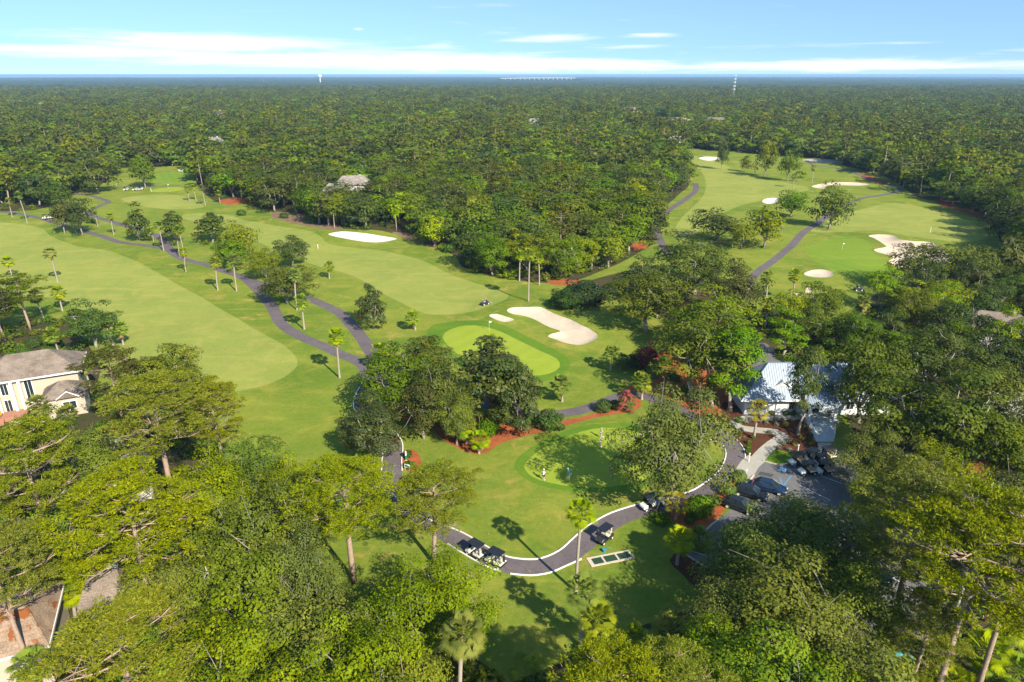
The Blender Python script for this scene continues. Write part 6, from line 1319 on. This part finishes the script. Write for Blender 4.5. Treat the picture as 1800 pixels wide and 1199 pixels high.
# ------------------------------------------------------------------ the woods: the nearest trees singly, the rest as one mass
rs = np.random.RandomState(11)
WM = np.array(G2(WOOD_MAIN))
_ta = np.array(TREES)
def hexgrid(s, y0, y1):
    out = []; j = 0; y = y0
    while y < y1:
        x = -(y * .82 + 45) + (j % 2) * s / 2
        while x < y * .82 + 45: out.append((x + rs.uniform(-.36, .36) * s, y + rs.uniform(-.36, .36) * s)); x += s
        y += s * .87; j += 1
    return np.array(out)
def drop(P, d_):
    ok = np.ones(len(P), bool)
    for x, y, r_ in _ta: ok &= np.hypot(P[:, 0] - x, P[:, 1] - y) > r_ * .7 + d_
    for hx, hy, hr in KEEP_OFF:
        L = math.hypot(hx, hy); ux_, uy_ = -hx / L, -hy / L; rx, ry = P[:, 0] - hx, P[:, 1] - hy; t = rx * ux_ + ry * uy_
        ok &= ~((np.hypot(rx, ry) < hr) | ((t > 0) & (t < min(L * .09, 90)) & (np.abs(rx * uy_ - ry * ux_) < hr * .7)))
    gx, gy, _ = gp(1128, 205); ok &= ~((np.abs(P[:, 0] - gx) < 22) & (P[:, 1] > gy - 230) & (P[:, 1] < gy + 40))
    gx, gy, _ = gp(618, 272); ok &= ~((np.abs(P[:, 0] - gx) < 10) & (np.abs(P[:, 1] - gy) < 26))
    return P[ok]
PA = hexgrid(9.4, 150, 545); PA = drop(PA[inside(WM, PA[:, 0], PA[:, 1])], 1.2)
PA = PA[np.argsort(np.hypot(PA[:, 0], PA[:, 1]))]
def area_word(px, py):
    side = 'left' if px < 420 else ('central' if px < 1180 else 'right')
    return side
N_SINGLE = 330; singles = PA[:N_SINGLE]; rest = PA[N_SINGLE:]
for x, y in singles:
    px, py = proj(x, y, 8); u = rs.rand(); side = area_word(px, py)
    if side == 'central' and py > 380: kind = 'vine' if u < .35 else ('broad' if u < .6 else ('oak' if u < .9 else 'pine'))
    else: kind = 'oak' if u < .58 else ('broad' if u < .82 else ('pine' if u < .95 else 'palm'))
    h = rs.uniform(9.5, 14) if kind != 'pine' else rs.uniform(12, 16); d = {'oak': rs.uniform(12, 18.5), 'broad': rs.uniform(10, 14), 'vine': rs.uniform(9.5, 12.5), 'pine': rs.uniform(8, 11), 'palm': 3.6}[kind]
    if kind == 'palm': h = rs.uniform(7, 10)
    if side == 'right' and py > 330 and kind == 'oak': h += 1.5
    spot = 'behind the far left green' if px < 350 else 'left of the white oval bunker' if px < 560 else 'behind the white oval bunker' if px < 740 else 'behind the palmetto thicket' if px < 930 else 'left of the right fairway' if px < 1200 else 'above the right fairway' if px < 1500 else 'right of the right fairway'
    depth = 'front' if py > 350 else ('middle' if py > 300 else 'back'); size = 'large' if d > 14.5 else 'smaller'
    lb = {'oak': size + ' spreading oak', 'broad': 'bright green tree', 'vine': 'vine-draped tree', 'pine': 'pine crown', 'palm': 'palm head'}[kind] + ' in the %s of woods %s' % (depth, spot)
    plant(kind, float(x), float(y), h, d, lb, 'palm' if kind == 'palm' else 'tree', lb, lod=1 if math.hypot(x, y) < 190 else 2)
for zone, nm_z, n_z in (([(1330, 572), (1480, 580), (1570, 545), (1690, 490), (1800, 480), (1990, 470), (1990, 690), (1740, 690), (1560, 640), (1430, 648)], 'in the grove behind the clubhouse', 8.2),
                  ([(-110, 560), (40, 580), (95, 572), (70, 620), (-110, 640)], 'behind the cream house', 8), ([(1700, 760), (1990, 760), (2050, 960), (1760, 960)], 'in the woods at the right edge', 8.5)):
    Z = np.array(G2(zone)); q = hexgrid(n_z, 40, 240); q = q[inside(Z, q[:, 0], q[:, 1])]
    for nm2, m2, P2 in REG:
        if nm2 in ('road', 'parking_lot', 'sand_bunker', 'cart_path'): q = q[~inside(P2, q[:, 0], q[:, 1])]
    _ta = np.array(TREES); q = drop(q, 2.0)
    for x, y in q:
        u = rs.rand(); kind = 'oak' if u < .65 else 'broad'; px, py = proj(x, y, 9); w1 = '' if 'clubhouse' not in nm_z else (', left side' if px < 1470 else ', middle, near side' if px < 1620 and py > 500 else ', middle, far side' if px < 1620 else ', toward the right edge, near side' if py > 500 else ', toward the right edge, far side'); lb = ('spreading oak ' if kind == 'oak' else 'bright leafy tree ') + nm_z + w1
        plant(kind, float(x), float(y), rs.uniform(8, 11.5), rs.uniform(9, 12), lb, 'tree', lb)
# everything farther: one mass of instanced trees
farP = [rest]
for s, y0, y1 in ((10.6, 545, 900), (12.5, 900, 1500), (15.5, 1500, 2700)):
    farP.append(drop(hexgrid(s, y0, y1), 1.0))
farP = np.concatenate(farP)
side = hexgrid(9, 60, 545); out_ = (np.abs(side[:, 0]) > 0.79 * side[:, 1] + 12)   # woods go on past both edges of the view
protos = bpy.data.collections.new('tree_prototypes'); names_ = []
def proto(key, i, kind, lod):
    p = V_[kind, lod][i]; vs = []; parts = p['parts']; me0 = parts[0][1]; me1 = parts[1][1]
    bm = bmesh.new(); bm.from_mesh(me0); n0 = len(bm.faces); bm.from_mesh(me1); bm.faces.ensure_lookup_table()
    for k_, f in enumerate(bm.faces): f.material_index = 0 if k_ < n0 else 1
    me = bpy.data.meshes.new('far_tree'); me.materials.append(me0.materials[0]); me.materials.append(me1.materials[0]); bm.to_mesh(me); bm.free()
    o = bpy.data.objects.new(key, me); protos.objects.link(o); return p
PL = [('a0', 0, 'oak', 3), ('a1', 1, 'oak', 3), ('a2', 2, 'oak', 3), ('b0', 0, 'broad', 3), ('b1', 1, 'broad', 3), ('b2', 2, 'broad', 3), ('c0', 0, 'pine', 3), ('c1', 1, 'pine', 3)]
PD = [proto(*p) for p in PL]
def instancer(name, P, idx, scl, coll, label, cat):
    me = bpy.data.meshes.new(name); z = ground_h(P[:, 0], P[:, 1]); me.from_pydata(np.column_stack([P, z]).tolist(), [], [])
    a = me.attributes.new('pick', 'INT', 'POINT'); a.data.foreach_set('value', idx.astype(np.int32))
    a = me.attributes.new('scl', 'FLOAT_VECTOR', 'POINT'); a.data.foreach_set('vector', scl.astype(np.float32).ravel())
    a = me.attributes.new('rot', 'FLOAT_VECTOR', 'POINT'); rr = np.zeros((len(P), 3), np.float32); rr[:, 2] = rs.uniform(0, 6.28, len(P)); a.data.foreach_set('vector', rr.ravel())
    o = link(name, me); tag(o, label, cat, kind='stuff')
    ng = bpy.data.node_groups.new(name + '_nodes', 'GeometryNodeTree'); ng.interface.new_socket('Geometry', in_out='INPUT', socket_type='NodeSocketGeometry'); ng.interface.new_socket('Geometry', in_out='OUTPUT', socket_type='NodeSocketGeometry')
    t = NT(ng); gi = t.n('NodeGroupInput'); go = t.n('NodeGroupOutput'); ci = t.n('GeometryNodeCollectionInfo', inp={'Collection': coll, 'Separate Children': True, 'Reset Children': True})
    def at(n_, ty): return t.n('GeometryNodeInputNamedAttribute', data_type=ty, inp={'Name': n_}).outputs['Attribute']
    ip = t.n('GeometryNodeInstanceOnPoints', inp={'Points': gi.outputs[0], 'Instance': ci.outputs[0], 'Pick Instance': True, 'Instance Index': at('pick', 'INT'), 'Rotation': at('rot', 'FLOAT_VECTOR'), 'Scale': at('scl', 'FLOAT_VECTOR')})
    t.link(ip.outputs[0], go.inputs[0]); md = o.modifiers.new('trees', 'NODES'); md.node_group = ng; return o
n = len(farP); u = rs.rand(n); pn = np.sin(farP[:, 0] * .012) + np.sin(farP[:, 1] * .009 + 2)
idx = np.where(u < .56 - .06 * pn, rs.randint(0, 3, n), np.where(u < .84, rs.randint(3, 6, n), rs.randint(6, 8, n)))
dist_ = np.hypot(farP[:, 0], farP[:, 1]); sc = rs.uniform(.8, 1.4, (n, 3)); sc[:, 1] = sc[:, 0]; big = np.clip((dist_ - 700) / 2000, 0, 1) * .35 + 1.15
sc *= big[:, None]; sc[:, 2] = rs.uniform(.68, 1.1, n); sc[idx >= 6] *= [.95, .95, .92]
instancer('far_woods', farP, idx, sc, protos, 'dense woods of oaks and pines stretching to the horizon', 'woods')
# canopy of the farthest woods
nr, na = 120, 420; rr_ = 2650 * (13500 / 2650) ** np.linspace(0, 1, nr); aa = np.radians(np.linspace(-41, 41, na)); RR, AA = np.meshgrid(rr_, aa, indexing='ij')
RR = RR + rs.uniform(-.4, .4, RR.shape) * np.gradient(rr_)[:, None]
zc_ = 9.5 + 3.2 * rs.rand(nr, na) + 2.2 * np.sin(RR * .004 + AA * 9) + 1.6 * np.sin(AA * 41 + RR * .0023); zc_[0] = 0; zc_[-1] = 0
cx_, cy_ = RR * np.sin(AA), RR * np.cos(AA)
i_, j_ = np.meshgrid(np.arange(nr - 1), np.arange(na - 1), indexing='ij'); q = np.stack([i_ * na + j_, i_ * na + j_ + 1, (i_ + 1) * na + j_ + 1, (i_ + 1) * na + j_], -1).reshape(-1, 4)
qa, qr = np.degrees(AA[i_, j_]).ravel(), RR[i_, j_].ravel()
water_ = ((qr > 8300) & (qr < 9700) & (qa < -14)) | ((qr > 9100) & (qr < 12200) & (qa > 6)) | ((qr > 5900) & (qr < 6900) & (qa > -1.2) & (qa < 5.4)); q = q[~water_]
q = q[:, ::-1]
tag(link('distant_canopy', np_mesh('distant_canopy', np.column_stack([cx_.ravel(), cy_.ravel(), zc_.ravel()]), q, 'leaf_far', rs.rand(nr * na))), 'hazy tree canopy along the horizon', 'woods', kind='stuff')
# undergrowth beneath the near woods
und = bpy.data.collections.new('undergrowth_prototypes')
for i, (sd, mm) in enumerate(((701, 'leaf_shrub'), (702, 'leaf_bright'), (703, 'leaf_oak'))):
    b_ = make_bush(sd, 1.1, 1.3, 170, .42, mm, .35); o = bpy.data.objects.new('u%d' % i, b_['parts'][1][1]); und.objects.link(o)
pp = make_palmetto(704); o = bpy.data.objects.new('u3', pp['parts'][1][1]); und.objects.link(o)
U = np.concatenate([hexgrid(2.6, 30, 150), hexgrid(4.5, 150, 330)]); keep = np.zeros(len(U), bool)
for nm_, m_, P in REG:
    if nm_ == 'forest_floor': keep |= inside(P, U[:, 0], U[:, 1])
for nm_, m_, P in REG:
    if nm_ != 'forest_floor': keep &= ~inside(P, U[:, 0], U[:, 1])
for x0_, x1_, y0_, y1_ in ((36, 64, 96, 110), (-90, -68, 92, 112), (-56, -36, 38, 58), (44, 53, 88, 99)): keep &= ~((U[:, 0] > x0_) & (U[:, 0] < x1_) & (U[:, 1] > y0_) & (U[:, 1] < y1_))
for hx, hy, hr in KEEP_OFF: keep &= np.hypot(U[:, 0] - hx, U[:, 1] - hy) > hr * .8
keep &= rs.rand(len(U)) < .6; U = U[keep]; s_ = rs.uniform(.5, 1.5, len(U)); instancer('undergrowth', U, rs.randint(0, 4, len(U)), np.column_stack([s_, s_, s_ * rs.uniform(.6, 1.1, len(U))]), und, 'low undergrowth on the floor of the near woods', 'undergrowth')
# fallen leaves on the grass near the trees
L_ = []
for px, py, sx_, sy_, k_ in ((735, 790, 45, 28, 160), (770, 830, 60, 30, 90), (900, 900, 90, 35, 110), (1000, 1060, 130, 60, 160), (900, 1120, 60, 60, 90), (1120, 1010, 80, 60, 70), (470, 760, 60, 40, 50), (1200, 840, 50, 25, 50)):
    for _ in range(k_): x, y, z = gp(px + rs.normal() * sx_ * .6, py + rs.normal() * sy_ * .6); L_.append((x, y, z + .03))
L_ = np.array(L_); sz = rs.uniform(.08, .22, len(L_)); v, q = quads_from(L_, rs.normal(size=(len(L_), 3)) * .3 + [0, 0, 1], sz, sz * .7, rs)
tag(link('fallen_leaves', np_mesh('fallen_leaves', v, q, 'litter', np.repeat(rs.rand(len(L_)), 4))), 'scattered fallen leaves on the grass', 'leaves', kind='stuff')
# ------------------------------------------------------------------ the air
hz = MB(); hz.box((0, 0, 26), (86000, 86000, 56)); hb = hz.build('haze', 'haze'); tag(hb, 'thin blue summer haze over the land', 'haze', kind='stuff')
